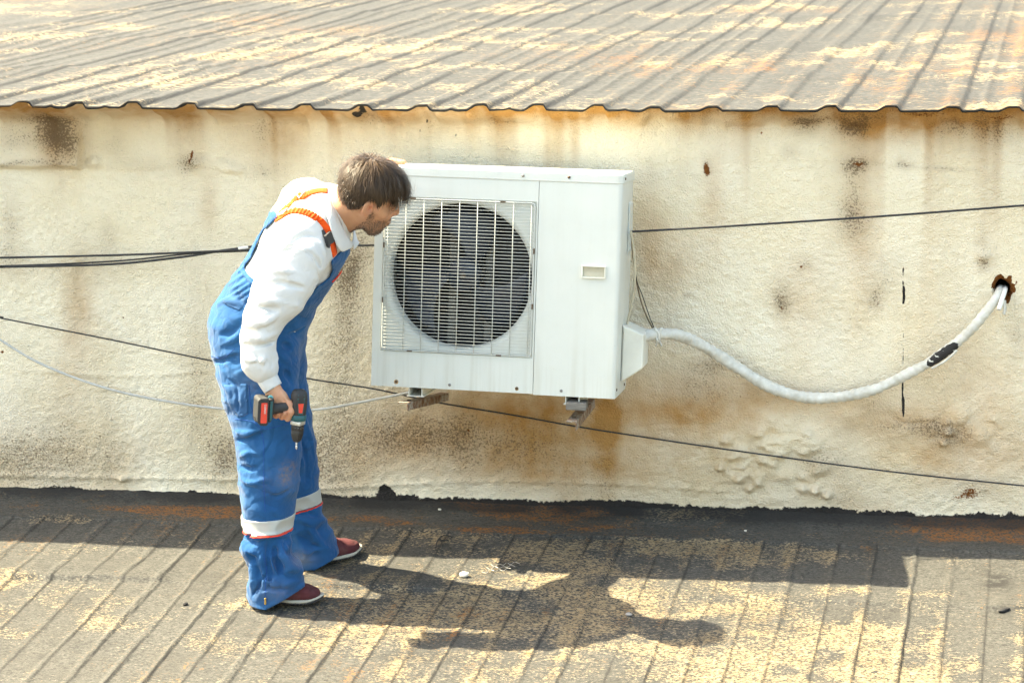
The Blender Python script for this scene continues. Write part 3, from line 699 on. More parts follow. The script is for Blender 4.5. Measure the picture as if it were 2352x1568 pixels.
# pull handle in the service panel
bm = bmesh.new(); hx0, hx1, hz0, hz1 = 0.768, 0.856, 0.432, 0.478
for lo_, hi_ in (((hx0, -0.010, hz0), (hx1, 0.001, hz0+0.005)), ((hx0, -0.010, hz1-0.005), (hx1, 0.001, hz1)), ((hx0, -0.010, hz0+0.0052), (hx0+0.005, 0.001, hz1-0.0052)), ((hx1-0.005, -0.010, hz0+0.0052), (hx1, 0.001, hz1-0.0062))):
    box_bm(bm, lo_, hi_, 0.0012, 2)
hd = part('pull_handle', bm_mesh('pull_handle', bm), M_PLASTIC)
pl = prism_mesh('handle_recess', [(-0.0030, hz0+0.0054), (-0.0008, hz0+0.022), (-0.0008, hz1-0.0054), (0.0, hz1-0.0054), (0.0, hz0+0.0054)], hx0+0.0054, hx1-0.0054, axis=0)
link('handle_recess', pl, simple('shaded_recess_plastic', (0.50, 0.46, 0.34), 0.6, var=0.1, vscale=30), hd)  # darker plastic carries the recess shade in its colour
part('side_handle', prism_mesh('side_handle', [(AW+0.0005, 0.50), (AW+0.006, 0.52), (AW+0.014, 0.528), (AW+0.006, 0.56), (AW+0.006, 0.69), (AW+0.0005, 0.70)], 0.20, 0.29, axis=1, bev=0.002), M_WHITE2)
# pipe cover on the right side
pc = prism_mesh('pipe_cover', [(AW+0.0015, 0.048), (AW+0.006, 0.046), (AW+0.080, 0.098), (AW+0.080, 0.222), (AW+0.006, 0.252), (AW+0.0015, 0.252)], 0.135, 0.305, axis=1, bev=0.006)
for p in pc.polygons: p.use_smooth = False
part('pipe_cover', pc, M_PLASTIC)
# screws
sm = lathe_mesh('screw', [(0.0, 0.0030), (0.0035, 0.0026), (0.0056, 0.0008), (0.0056, -0.001)], 12); sm.transform(Matrix.Rotation(pi/2, 4, 'X'))
sm2 = sm.copy(); sm2.materials.append(M_SCREW2); sm.materials.append(M_SCREW)
for (xx, zz, s_) in ((0.098, 0.022, 1), (0.297, 0.020, 0), (0.545, 0.020, 1), (0.708, 0.020, 0), (0.098, AH-0.018, 1), (0.545, AH-0.018, 0), (0.712, AH-0.018, 1)):
    w_ = link('screw', sm if s_ else sm2, None, ac); w_.location = (xx, -0.0035 if zz > 0.4 else -0.0005, zz)
M_HALO = simple('rust_bleed', (0.42, 0.30, 0.17), 0.7, var=0.3, vscale=200)
for (xx, zz, r_) in ((0.098, 0.022, 0.0085), (0.545, 0.020, 0.0072)):
    hl = lathe_mesh('rust_ring', [(0.0, 0.0002), (r_, 0.0), (r_, -0.0005)], 14); hl.transform(Matrix.Rotation(pi/2, 4, 'X')); w_ = link('rust_ring', hl, M_HALO, ac); w_.location = (xx, -0.0004, zz-0.001)
for (yy, zz) in ((0.05, AH-0.018), (0.26, 0.02), (0.03, 0.03)):
    w_ = link('screw', sm, None, ac); w_.location = (AW+(0.0035 if zz > 0.4 else 0.0005), yy, zz); w_.rotation_euler = (0, 0, pi/2)
# feet: pressed channels under the base
for fx in (0.142, 0.722):
    poly = [(fx, -0.001), (fx, -0.026), (fx-0.006, -0.029), (fx-0.006, -0.032), (fx+0.058, -0.032), (fx+0.058, -0.029), (fx+0.052, -0.026), (fx+0.052, -0.001), (fx+0.0485, -0.001), (fx+0.0485, -0.0285), (fx+0.0035, -0.0285), (fx+0.0035, -0.001)]
    part('foot_channel', prism_mesh('foot_channel', poly, 0.012, 0.32, axis=1), M_PLASTIC)

# ------------------------------------------------------------------ brackets
def bracket(label, a, b, w, hgt, th, flip):
    a = np.array(a); b = np.array(b); d = b-a; L = np.linalg.norm(d); d /= L
    xax = np.cross(d, [0, 0, 1]); xax /= np.linalg.norm(xax); zax = np.cross(xax, d)
    o = tag(empty('wall_bracket', a, np.stack([xax, d, zax], 1)), label, 'bracket', 'rusty brackets under the air conditioner')
    link('top_flange', box_mesh('top_flange', (0, 0, -th), (w, L, 0), 0.0008, 1), M_RUST, o)
    x0 = w-th if flip else 0
    link('side_flange', box_mesh('side_flange', (x0, 0, -hgt), (x0+th, L, -th-0.0003), 0.0008, 1), M_RUST, o)
    lm = lathe_mesh('bolt', [(0.0, 0.006), (0.006, 0.006), (0.008, 0.004), (0.008, 0.0)], 6, False); lm.transform(Matrix.Translation((w*0.5, 0.075, 0)))
    link('bolt', lm, M_SCREW, o)
    return o
fl = ac_world((0.142+0.026, 0.01, -0.0335)); fr_ = ac_world((0.722+0.026, 0.01, -0.0335))
_yl = fl[1]-0.045
bl = bracket('rusty angle-iron bracket under the fan end of the air conditioner', P(914, 923, _yl), P(1009, 901, -0.01), 0.038, 0.030, 0.004, True)
_yr = fr_[1]-0.055
br_ = bracket('rusty angle-iron bracket carrying a wood block under the service-panel end', P(1300, 967, _yr), P(1344, 915, -0.01), 0.038, 0.034, 0.004, True)
_wa = P(1300, 922, _yr+0.045); _wb = P(1344, 940, _yr+0.045)
wb = link('wood_block', box_mesh('wood_block', (0, 0, 0), (abs(_wb[0]-_wa[0])+0.004, 0.07, 0.0275), 0.0015, 1), M_WOOD)
wb.location = (_wa[0], _wa[1]-0.01, _wb[2]-0.0015); wb.rotation_euler = (0, 0.03, 0.02)
tag(wb, 'small grey weathered wood block between foot and rusty bracket', 'wood block')

# ================================================================== cables along the wall
def cable(name, label, pts, r, mat, cat='cable', n=70, group=None, nseg=8):
    C = crom([P(*p) for p in pts], n)
    return tag(link(name, tube_mesh(name, C, r, nseg), mat), label, cat, group)
cable('black_cable', 'black cable running level from the left edge to the air conditioner', [(-900, 612, -.06), (-60, 594, -.09), (0, 592, -.09), (300, 585, -.1), (578, 573, -.12), (720, 566, -.16), (868, 563, -.22)], 0.0042, M_BLACKCABLE)
c2 = cable('sagging_black_cable', 'lower sagging black cable that climbs to the level one, with white tape', [(-900, 626, -.055), (-60, 614, -.085), (0, 613, -.085), (250, 607, -.09), (420, 590, -.1), (500, 577, -.11), (545, 571, -.115), (582, 566, -.12), (640, 562, -.14), (720, 566, -.155), (760, 565.5, -.17)], 0.0046, M_BLACKCABLE)
cable('thin_black_cable', 'thin black cable between the level and sagging ones, left of the man', [(-900, 636, -.05), (-60, 613, -.075), (0, 611, -.075), (150, 606, -.08), (300, 597, -.085), (430, 583, -.09), (500, 579, -.1), (600, 575, -.11), (700, 568, -.15), (760, 566, -.168)], 0.0033, M_BLACKCABLE)
tp = crom([P(548, 570.5, -.116), P(556, 569.3, -.117), P(566, 568, -.118), P(571, 567.4, -.118)], 6)
link('tape_wrap', tube_mesh('tape_wrap', tp, 0.0062, 10), simple('white_tape', (0.7, 0.7, 0.68), 0.5), c2)
cable('wall_cable', 'taut black cable rising from the air conditioner to the right edge', [(1430, 534, -.24), (1455, 532, -.22), (1700, 518, -.17), (2050, 495, -.10), (2352, 472, -.05), (2900, 432, -.045)], 0.0040, M_BLACKCABLE)
cable('diagonal_cable', 'thin black cable drooping diagonally across the whole wall', [(-900, 560, -.05), (-60, 716, -.055), (0, 730, -.055), (240, 777, -.05), (480, 827, -.05), (700, 868, -.045), (860, 893, -.045), (1000, 923, -.04), (1180, 953, -.04), (1330, 980, -.04), (1550, 1014, -.04), (1750, 1043, -.045), (2050, 1083, -.04), (2352, 1115, -.035), (2900, 1170, -.04)], 0.0030, M_BLACKCABLE, n=120)
cable('grey_cable', 'grey cable sagging from the left edge up to the left bracket', [(-500, 420, -.05), (-60, 738, -.055), (0, 780, -.055), (100, 838, -.055), (250, 893, -.06), (400, 924, -.06), (520, 939, -.06), (640, 944, -.06), (740, 939, -.065), (850, 919, -.08), (935, 902, -.12), (965, 894, -.15)], 0.0052, M_GREYCABLE)
_ay = -0.28
cable('beige_flex', 'pale beige flex hanging down the side of the air conditioner', [(1449, 530, _ay), (1455, 570, _ay), (1458, 615, _ay), (1457, 660, _ay), (1449, 705, _ay), (1440, 745, _ay), (1438, 775, _ay)], 0.0042, M_BEIGECABLE, n=30)
cable('brown_flex', 'thin brown flex from the unit side to the white pipe', [(1449, 532, -.26), (1453, 580, -.25), (1461, 640, -.22), (1472, 690, -.19), (1487, 730, -.16), (1505, 764, -.13)], 0.0030, M_BROWNCABLE, n=30)
cable('thin_black_flex', 'thin black flex beside the brown one, tied to the white pipe', [(1450, 534, -.255), (1456, 590, -.25), (1463, 645, -.22), (1476, 680, -.19), (1491, 725, -.16), (1507, 764, -.135)], 0.0019, M_BLACKCABLE, n=30)

# ================================================================== wrapped pipe
def wrap_material():
    t = NT('white_pipe_wrap'); co = t.coord(); n = t.noise(co, 26, 6, 0.65); n2 = t.noise(co, 140, 4)
    c = t.mix(t.ramp(n, [(0.35, 0), (0.7, 1)]), (0.68, 0.675, 0.615), (0.47, 0.45, 0.385))
    t.set(Base_Color=c, Roughness=0.55); t.l(t.bump(t.math('ADD', n, t.math('MULTIPLY', n2, 0.3)), 0.5, 0.003), t.b.inputs['Normal']); return t.m
M_WRAP = wrap_material()
PIPE = [(1468, 785, -.27), (1485, 772, -.25), (1505, 767, -.22), (1540, 767, -.18), (1580, 777, -.14), (1640, 809, -.09), (1700, 848, -.065), (1760, 884, -.055), (1820, 906, -.05), (1880, 914, -.05), (1950, 908, -.05), (2020, 889, -.05), (2090, 856, -.05), (2140, 828, -.055),
        (2190, 793, -.06), (2235, 752, -.065), (2268, 713, -.06), (2285, 690, -.045), (2295, 674, -.01), (2299, 664, .06), (2300, 662, .12)]
PC = crom([P(*p) for p in PIPE], 260)
def spiral(u, a, rr):
    L = u*62.0; lap = ((L-a/(2*pi)*1.0) % 1.0)
    bulge = 1+0.10*(vn2(u*40, a*1.2, 201)-0.5)+0.22*(lap-0.5)+0.05*np.sin(a*2+u*60)
    return rr*bulge
pu = np.linspace(0, 1, 260)
prad = np.interp(pu, [0, 0.03, 0.07, 0.3, 0.6, 0.9, 1], [0.016, 0.0205, 0.0215, 0.0215, 0.0195, 0.0175, 0.016])
pipe = tag(link('insulated_pipe', tube_mesh('insulated_pipe', PC, prad, 26, True, spiral), M_WRAP), 'white tape-wrapped pipe sagging from the unit to the hole in the wall', 'pipe')
_q = proj(PC); i0 = int(np.argmin(abs(_q[:, 0]-2130))); i1 = int(np.argmin(abs(_q[:, 0]-2199)))
def tear():
    C = PC[i0:i1+1]; T, N, B = frames(C); n = len(C); r = prad[i0:i1+1]*1.10; V = []; m = 11
    for i in range(n):
        u = i/(n-1); half = 1.15*math.sqrt(max(0.0, 1-(2*u-1)**2))**0.8+0.05
        view = (CAM-C[i]); view -= T[i]*(view @ T[i]); view /= np.linalg.norm(view)
        side = np.cross(T[i], view); side /= np.linalg.norm(side)
        for j in range(m):
            a = (j/(m-1)*2-1)*half*(1+0.25*(random.random()-0.5))-0.30
            V.append(C[i]+r[i]*(cos(a)*view-sin(a)*side*1.0))
    me = mesh_np('exposed_insulation', V, grid_faces(n, m)); return me
tm = link('exposed_insulation', tear(), simple('black_foam_insulation', (0.017, 0.016, 0.016), 0.75, var=0.3, vscale=60, bump=0.4, bscale=150), pipe); tm['label'] = 'black foam showing through a tear in the white wrap'
# knot of wrap tape
bm_pts = [[(1503, 752), (1512, 765), (1514, 782)], [(1497, 756), (1505, 770), (1512, 786)], [(1511, 780), (1509, 790), (1506, 794)], [(1513, 782), (1518, 790), (1520, 795)], [(1520, 752), (1514, 768), (1511, 784)]]
for k, pp in enumerate(bm_pts):
    link('tie_strand', tube_mesh('tie_strand', crom([P(x_, y_, -.235 if k < 2 or k == 4 else -.23) for x_, y_ in pp], 10), 0.0048 if k < 2 else 0.0036, 8), M_WRAP, pipe)
me = tube_mesh('dark_stub', crom([P(1474, 770, -.25), P(1480, 769.5, -.25), P(1486, 770, -.248)], 5), 0.010, 12); link('cut_pipe_end', me, simple('dark_insulation_end', (0.06, 0.05, 0.045), 0.8), pipe)
# loose wrap hanging at tear
link('loose_flap', tube_mesh('loose_flap', crom([P(2140, 846, -.075), P(2161, 835, -.08), P(2182, 820, -.08), P(2198, 804, -.078)], 16), 0.0045, 8), M_WRAP, pipe)
# white plastic pipe end beside it
cp = crom([P(2310, 660, .08), P(2308, 668, -.02), P(2300, 692, -.07), P(2294, 712, -.09)], 14)
def hollow(C, r):
    a = list(C)+[C[-1]-0.0005*(C[-1]-C[-2])]; me = tube_mesh('plastic_pipe', C, r, 16, False); return me
wp = tag(link('plastic_pipe', hollow(cp, 0.0085), simple('white_pvc', (0.80, 0.80, 0.77), 0.3, var=0.03)), 'short cut white plastic pipe poking out of the wall hole', 'pipe end')
wp.modifiers.new('thickness', 'SOLIDIFY').thickness = 0.0015
link('rusty_bore', tube_mesh('rusty_bore', np.array([cp[-1]*1.0-(cp[-1]-cp[-2])*0.35, cp[-1]-(cp[-1]-cp[-2])*0.2]), 0.0072, 16), simple('bore_brown', (0.16, 0.09, 0.04), 0.8), wp)
sc = crom([P(2306, 690, -.035), P(2308, 712, -.05), P(2305, 722, -.055)], 8)
link('wrap_tail', tube_mesh('wrap_tail', sc, np.linspace(0.008, 0.005, 8), 8), M_WRAP, pipe)

# ================================================================== small things on the deck
def on_deck(px, py, dz=0.0):
    p = DK(px, py); p = np.array([p[0], p[1], deck_z(p[0], p[1])+dz]); return p
def pebble(label, px, py, sz, mat, seed, cat='stone', name='pebble'):
    bm = bmesh.new(); bmesh.ops.create_icosphere(bm, subdivisions=3, radius=1.0); rg = random.Random(seed)
    ph = [rg.uniform(0, 6) for _ in range(6)]
    for v in bm.verts:
        c = v.co; k = 1+0.14*sin(2.3*c.x+ph[0])*cos(2*c.y+ph[1])+0.08*sin(5*c.z+ph[2]+3*c.x)
        v.co = Vector((c.x*sz[0]*k, c.y*sz[1]*k, c.z*sz[2]*k))
    o = link(name, bm_mesh(name, bm, True), mat); p = on_deck(px, py, sz[2]*0.75); o.location = Vector(p); o.rotation_euler = (0, 0, ph[3])
    return tag(o, label, cat)
M_CHALK = simple('chalky_stone', (0.72, 0.66, 0.55), 0.85, var=0.12, vscale=40, bump=0.4, bscale=90)
M_GREYCHIP = simple('grey_chip', (0.26, 0.25, 0.235), 0.8, var=0.2, vscale=60)
M_SCRAP = simple('black_scrap', (0.02, 0.018, 0.017), 0.75, var=0.3)
pebble('round white stone on the deck below the air conditioner', 1066, 1324, (0.017, 0.014, 0.012), M_CHALK, 3)
pebble('flat grey chip lying on the sunlit deck near the seam', 1444, 1412, (0.014, 0.011, 0.005), M_GREYCHIP, 5, 'chip', 'stone_chip')
pebble('small black scrap on the deck left of the man', 426, 1388, (0.011, 0.009, 0.006), M_SCRAP, 8, 'scrap', 'felt_scrap')
pebble('tiny white chip on the dark strip by the wall', 1010, 1180, (0.006, 0.006, 0.004), M_CHALK, 9, 'chip', 'white_chip')
pebble('black tarry lump at the right edge of the deck', 2305, 1403, (0.026, 0.012, 0.007), M_SCRAP, 12, 'scrap', 'tar_lump')
pebble('tiny pale chip in the shade under the sagging pipe', 1712, 1224, (0.006, 0.005, 0.003), M_CHALK, 15, 'chip', 'pale_chip')
# bent black strap
bs = [crom([on_deck(1040, 1240, .012), on_deck(1022, 1240, .016), on_deck(1010, 1244, .014), on_deck(1003, 1252, .008), on_deck(1001, 1262, .006)], 18)]
o = tag(link('bent_strap', tube_mesh('bent_strap', bs[0], 0.0026, 6), M_SCRAP), 'bent black plastic strap on the deck under the left bracket', 'scrap')
link('strap_tail', tube_mesh('strap_tail', crom([on_deck(1008, 1246, .013), on_deck(1020, 1246.5, .012), on_deck(1031, 1245.5, .010)], 8), 0.0024, 6), M_SCRAP, o)
# torn piece of wire netting
net = tag(empty('wire_netting', on_deck(1150, 1308)), 'torn scrap of wire netting lying on the deck', 'netting')
inv = net.matrix_world.copy(); inv.translation = Vector(on_deck(1150, 1308)); inv = inv.inverted()
M_WIRE = simple('tinned_wire', (0.42, 0.40, 0.36), 0.4, metal=0.5, var=0.3, vscale=80)
rg = random.Random(4)
for r_ in range(5):
    pts = []
    for k in range(8):
        px = 1108+r_*9+k*9.5+rg.uniform(-1.5, 1.5); py = 1318-r_*5.2-k*1.4+(2.6 if k % 2 else -2.6)
        pts.append(np.array(inv @ Vector(on_deck(px, py, 0.006+0.006*rg.random()+0.003*r_))))
    link('strand', tube_mesh('strand', crom(pts, 22), 0.0011, 5), M_WIRE if r_ < 3 else M_SCRAP, net)
# ================================================================== solid modelling by distance fields
def smin(a, b, k):
    if k <= 0: return np.minimum(a, b)
    h = np.clip(0.5+0.5*(b-a)/k, 0, 1); return b*(1-h)+a*h-k*h*(1-h)
def unit(v): v = np.asarray(v, float); return v/np.linalg.norm(v)
class Field:
    def __init__(s, lo, hi, h):
        s.lo = np.array(lo, float); s.h = h; s.n = np.ceil((np.array(hi)-s.lo)/h).astype(int)+1
        s.v = np.full(s.n, 0.12, np.float32)
    def ax(s, sl): return [(s.lo[i]+np.arange(sl[i].start, sl[i].stop)*s.h).astype(np.float32).reshape([-1 if j == i else 1 for j in range(3)]) for i in range(3)]
    def region(s, lo, hi, pad):
        a = np.floor((np.array(lo)-pad-s.lo)/s.h).astype(int); b = np.ceil((np.array(hi)+pad-s.lo)/s.h).astype(int)+1
        a = np.clip(a, 0, s.n); b = np.clip(b, 0, s.n); return tuple(slice(int(x), int(y)) for x, y in zip(a, b))
    def op(s, prim, k=0.0, mode='add'):
        fn, lo, hi = prim; sl = s.region(lo, hi, max(k, 0.0)+3*s.h+0.012)
        if any(x.stop <= x.start for x in sl): return s
        d = fn(*s.ax(sl)); v = s.v[sl]
        if mode == 'add': s.v[sl] = smin(v, d, k)
        elif mode == 'sub': s.v[sl] = -smin(-v, d, k)
        elif mode == 'and': s.v[sl] = -smin(-v, -d, k)
        return s
    def add(s, p, k=0.0): return s.op(p, k, 'add')
    def sub(s, p, k=0.0): return s.op(p, k, 'sub')
    def full(s): return s.ax(tuple(slice(0, int(x)) for x in s.n))
    def sample(s, pts):
        g = (np.asarray(pts)-s.lo)/s.h; i = np.floor(g).astype(int); ok = np.all((i >= 0) & (i < s.n-1), axis=-1)
        i = np.clip(i, 0, s.n-2); f = np.clip(g-i, 0, 1); o = 0
        for dx in (0, 1):
            for dy in (0, 1):
                for dz in (0, 1):
                    w = (f[..., 0] if dx else 1-f[..., 0])*(f[..., 1] if dy else 1-f[..., 1])*(f[..., 2] if dz else 1-f[..., 2])
                    o = o+w*s.v[i[..., 0]+dx, i[..., 1]+dy, i[..., 2]+dz]
        return np.where(ok, o, 0.12)
    def hit(s, x, y, t0=7.4, t1=9.4):
        """the point of the solid that lies at picture place x, y"""
        d = ray(x, y); t = np.arange(t0, t1, s.h*0.5); v = s.sample(CAM+d*t[:, None]); k = np.argmax(v < 0)
        if v[k] >= 0: k = int(np.argmin(v)); return CAM+d*t[k]
        a = v[k-1]/(v[k-1]-v[k]) if k > 0 else 0; return CAM+d*(t[k-1]+(t[k]-t[k-1])*a)
    def band(s, w=0.03):
        m = np.abs(s.v) < w; ix = np.argwhere(m); return m, s.lo+ix*s.h
    def displace(s, fn, w=0.03):
        m, p = s.band(w); s.v[m] += fn(p).astype(np.float32); return s
    def mesh(s, name):
        F = s.v; sg = F < 0
        c = sum(sg[i:i+F.shape[0]-1, j:j+F.shape[1]-1, k:k+F.shape[2]-1].astype(np.int8) for i in (0, 1) for j in (0, 1) for k in (0, 1))
        act = (c > 0) & (c < 8); ids = np.argwhere(act); num = -np.ones(act.shape, np.int64); num[act] = np.arange(len(ids))
        pos = np.zeros((len(ids), 3)); cnt = np.zeros(len(ids))
        for ax_ in range(3):
            o1, o2 = [a for a in range(3) if a != ax_]
            for u in (0, 1):
                for v in (0, 1):
                    off = np.zeros(3, int); off[o1] = u; off[o2] = v; p0 = ids+off; p1 = p0.copy(); p1[:, ax_] += 1
                    a = F[tuple(p0.T)]; b = F[tuple(p1.T)]; cr = (a < 0) != (b < 0)
                    t = np.where(cr, a/np.where(cr, a-b, 1), 0); q = off[None].astype(float)+0; q = np.repeat(q, len(ids), 0); q[:, ax_] += t
                    pos += np.where(cr[:, None], q, 0); cnt += cr
        V = s.lo+(ids+pos/cnt[:, None])*s.h
        Q = []
        for ax_ in range(3):
            o1, o2 = [(1, 2), (2, 0), (0, 1)][ax_]
            n = np.array(F.shape); sl0 = [slice(1, n[i]-1) for i in range(3)]; sl0[ax_] = slice(0, n[ax_]-1)
            sl1 = list(sl0); sl1[ax_] = slice(1, n[ax_])
            a = sg[tuple(sl0)]; b = sg[tuple(sl1)]; e = np.argwhere(a != b); base = np.array([x.start for x in sl0]); g = e+base
            fl = a[tuple(e.T)]
            def cell(d1, d2):
                q = g.copy(); q[:, o1] += d1; q[:, o2] += d2; return num[tuple(q.T)]
            f = np.stack([cell(-1, -1), cell(0, -1), cell(0, 0), cell(-1, 0)], 1)
            f[~fl] = f[~fl][:, ::-1]; Q.append(f)
        return V, np.concatenate(Q)
def bbox(pts, r): pts = np.array(pts); return pts.min(0)-r, pts.max(0)+r
def rcone(a, b, ra, rb):
    a = np.array(a, float); b = np.array(b, float); ba = b-a; l2 = max(ba @ ba, 1e-12)
    def fn(x, y, z):
        t = np.clip(((x-a[0])*ba[0]+(y-a[1])*ba[1]+(z-a[2])*ba[2])/l2, 0, 1)
        return np.sqrt((x-a[0]-t*ba[0])**2+(y-a[1]-t*ba[1])**2+(z-a[2]-t*ba[2])**2)-(ra+(rb-ra)*t)
    return (fn, *bbox([a, b], max(ra, rb)))
def ball(c, r): return rcone(c, np.array(c)+1e-5, r, r)
def ellip(c, R, M3):
    c = np.array(c, float); R = np.array(R, float); M3 = np.array(M3, float)          # columns = axes
    def fn(x, y, z):
        p = [(x-c[0])*M3[0, i]+(y-c[1])*M3[1, i]+(z-c[2])*M3[2, i] for i in range(3)]
        k0 = np.sqrt(sum((p[i]/R[i])**2 for i in range(3)))+1e-9; k1 = np.sqrt(sum((p[i]/R[i]**2)**2 for i in range(3)))+1e-9
        return k0*(k0-1)/k1
    return (fn, *bbox([c], R.max()))
def econe(a, b, wa, wb, da, db, La, Lb=None):
    """swept ellipse: half-width w across the sweep, half-depth d along the axis L"""
    a = np.array(a, float); b = np.array(b, float); ba = b-a; l2 = ba @ ba; t_ = ba/math.sqrt(l2); Lb = La if Lb is None else Lb
    L = unit((np.array(La)+np.array(Lb))/2); L = unit(L-t_*(L @ t_)); N = np.cross(t_, L)
    def fn(x, y, z):
        tr = ((x-a[0])*ba[0]+(y-a[1])*ba[1]+(z-a[2])*ba[2])/l2; t = np.clip(tr, 0, 1)
        qx, qy, qz = x-a[0]-t*ba[0], y-a[1]-t*ba[1], z-a[2]-t*ba[2]
        w = wa+(wb-wa)*t; d = da+(db-da)*t; e = np.minimum(w, d)
        n = qx*N[0]+qy*N[1]+qz*N[2]; v = qx*L[0]+qy*L[1]+qz*L[2]; s = qx*t_[0]+qy*t_[1]+qz*t_[2]
        k0 = np.sqrt((n/w)**2+(v/d)**2+(s/e)**2)+1e-9; k1 = np.sqrt((n/w**2)**2+(v/d**2)**2+(s/e**2)**2)+1e-9
        return k0*(k0-1)/k1
    return (fn, *bbox([a, b], max(wa, wb, da, db)))
def chain(F, pts, k=0.02, mode='add'):
    """pts: (point, half-width, half-depth, L axis)"""
    for p, q in zip(pts[:-1], pts[1:]): F.op(econe(p[0], q[0], p[1], q[1], p[2], q[2], p[3], q[3]), k, mode)
def fold(F, pts, r, k, mode='add', sink=0.4):
    H_ = [F.hit(*p) for p in pts]; dep = np.array([(h_-CAM) @ FWD for h_ in H_]); md_ = np.median(dep); H_ = [h_ for h_, t_ in zip(H_, dep) if abs(t_-md_) < 0.07]
    if len(H_) < 2: return
    C = crom(H_, 4*len(H_)); n = len(C)
    C = C+FWD*(r*sink if mode == 'add' else -r*sink); k = k*0.45
    for i in range(n-1):
        u0, u1 = i/(n-1), (i+1)/(n-1); w = lambda u: r*(0.35+0.65*math.sin(pi*min(max(u, 0.04), 0.96))**0.7)
        F.op(rcone(C[i], C[i+1], w(u0), w(u1)), k, mode)
def polyd(px, py, poly):
    """signed distance to a polygon in picture units (inside negative)"""
    d = np.full(px.shape, 1e9); ins = np.zeros(px.shape, bool); n = len(poly)
    for i in range(n):
        ax_, ay_ = poly[i]; bx_, by_ = poly[(i+1) % n]; ex, ey = bx_-ax_, by_-ay_
        t = np.clip(((px-ax_)*ex+(py-ay_)*ey)/(ex*ex+ey*ey+1e-9), 0, 1)
        d = np.minimum(d, (px-ax_-t*ex)**2+(py-ay_-t*ey)**2)
        cr = ((ay_ > py) != (by_ > py)) & (px < (bx_-ax_)*(py-ay_)/(by_-ay_+1e-12)+ax_); ins ^= cr
    return np.where(ins, -1, 1)*np.sqrt(d)
K = 8.42/PF                                                # metres per picture unit at the man

# ------------------------------------------------------------------ materials of the man
def fabric(name, col, col2, weave=900, rough=0.9, bump=0.15, extra=None):
    t = NT(name); co = t.coord(); n = t.noise(co, 9, 5, 0.6); f = t.noise(co, weave, 2)
    c = t.mix(t.ramp(n, [(0.35, 0), (0.7, 1)]), col, col2)
    if extra: c = extra(t, co, c)
    t.set(Base_Color=c, Roughness=rough, Specular_IOR_Level=0.2)
    t.b.inputs['Sheen Weight'].default_value = 0.15
    w = t.noise(co, 10, 2, 0.45, 0.9); w2 = t.noise(co, 21, 1, 0.4, 0.8)
    cr = t.math('ABSOLUTE', t.math('SUBTRACT', w, 0.5)); cr2 = t.math('ABSOLUTE', t.math('SUBTRACT', w2, 0.5))
    hh = t.math('ADD', t.math('MULTIPLY', cr, 1.0), t.math('MULTIPLY', cr2, 0.45))
    t.l(t.bump(hh, bump, 0.022, t.bump(f, 0.2, 0.0006)), t.b.inputs['Normal'])
    return t.m
def overall_dirt(t, co, c):
    d = t.attr('dirt'); n = t.noise(co, 60, 5, 0.7)
    m = t.math('MULTIPLY', d, t.ramp(n, [(0.42, 0), (0.62, 1)]), clamp=True)
    c = t.mix(t.math('MULTIPLY', m, 0.8), c, (0.20, 0.13, 0.085))
    e = t.attr('fade'); return t.mix(t.math('MULTIPLY', e, 0.5, clamp=True), c, (0.22, 0.26, 0.33))
M_BLUE = fabric('blue_workwear_cotton', (0.008, 0.068, 0.190), (0.014, 0.092, 0.235), bump=0.6, extra=overall_dirt)
M_SHIRT = fabric('white_cotton', (0.62, 0.62, 0.60), (0.59, 0.585, 0.56), bump=0.4)
M_ORANGE = fabric('orange_elastic_webbing', (0.72, 0.070, 0.008), (0.80, 0.11, 0.010), bump=0.2)
M_RED = fabric('red_piping', (0.62, 0.04, 0.02), (0.7, 0.06, 0.03))
M_BAND = simple('silver_reflective_tape', (0.44, 0.445, 0.41), 0.45, var=0.06, vscale=12)
M_BUCKLE = simple('black_buckle_plastic', (0.025, 0.025, 0.027), 0.45)
M_METAL = simple('steel_buckle', (0.55, 0.55, 0.53), 0.35, metal=0.8, var=0.1)
M_BRASS = simple('brass_zip', (0.55, 0.36, 0.10), 0.35, metal=0.8, var=0.1)
M_SUEDE = simple('burgundy_suede', (0.085, 0.014, 0.016), 0.85, var=0.25, vscale=22, bump=0.3, bscale=300, dirt=(0.2, 0.11, 0.09), dirt_amt=0.35)
M_SOLE = simple('white_midsole_foam', (0.48, 0.44, 0.36), 0.6, var=0.1, vscale=30, dirt=(0.3, 0.24, 0.17), dirt_amt=0.6)
M_TREAD = simple('dark_outsole_rubber', (0.045, 0.04, 0.038), 0.8)
M_STITCH = simple('pale_thread', (0.16, 0.26, 0.52), 0.8)
def skin():
    t = NT('skin'); co = t.coord(); n = t.noise(co, 26, 5, 0.6); f = t.noise(co, 420, 3)
    c = t.mix(t.ramp(n, [(0.35, 0), (0.7, 1)]), (0.56, 0.305, 0.185), (0.49, 0.245, 0.140))
    c = t.mix(t.math('MULTIPLY', t.attr('red'), 0.6, clamp=True), c, (0.58, 0.20, 0.13))
    bd = t.attr('beard'); hn = t.noise(t.coord((1, 1, 1)), 520, 2)
    c = t.mix(t.math('MULTIPLY', bd, t.math('ADD', t.math('MULTIPLY', hn, 0.7), 0.45), clamp=True), c, (0.055, 0.032, 0.018))
    t.set(Base_Color=c, Roughness=0.5, Specular_IOR_Level=0.35)
    t.b.inputs['Subsurface Weight'].default_value = 0.12; t.b.inputs['Subsurface Radius'].default_value = (0.012, 0.004, 0.002); t.b.inputs['Subsurface Scale'].default_value = 0.5
    t.l(t.bump(f, 0.12, 0.001), t.b.inputs['Normal']); return t.m
M_SKIN = skin()
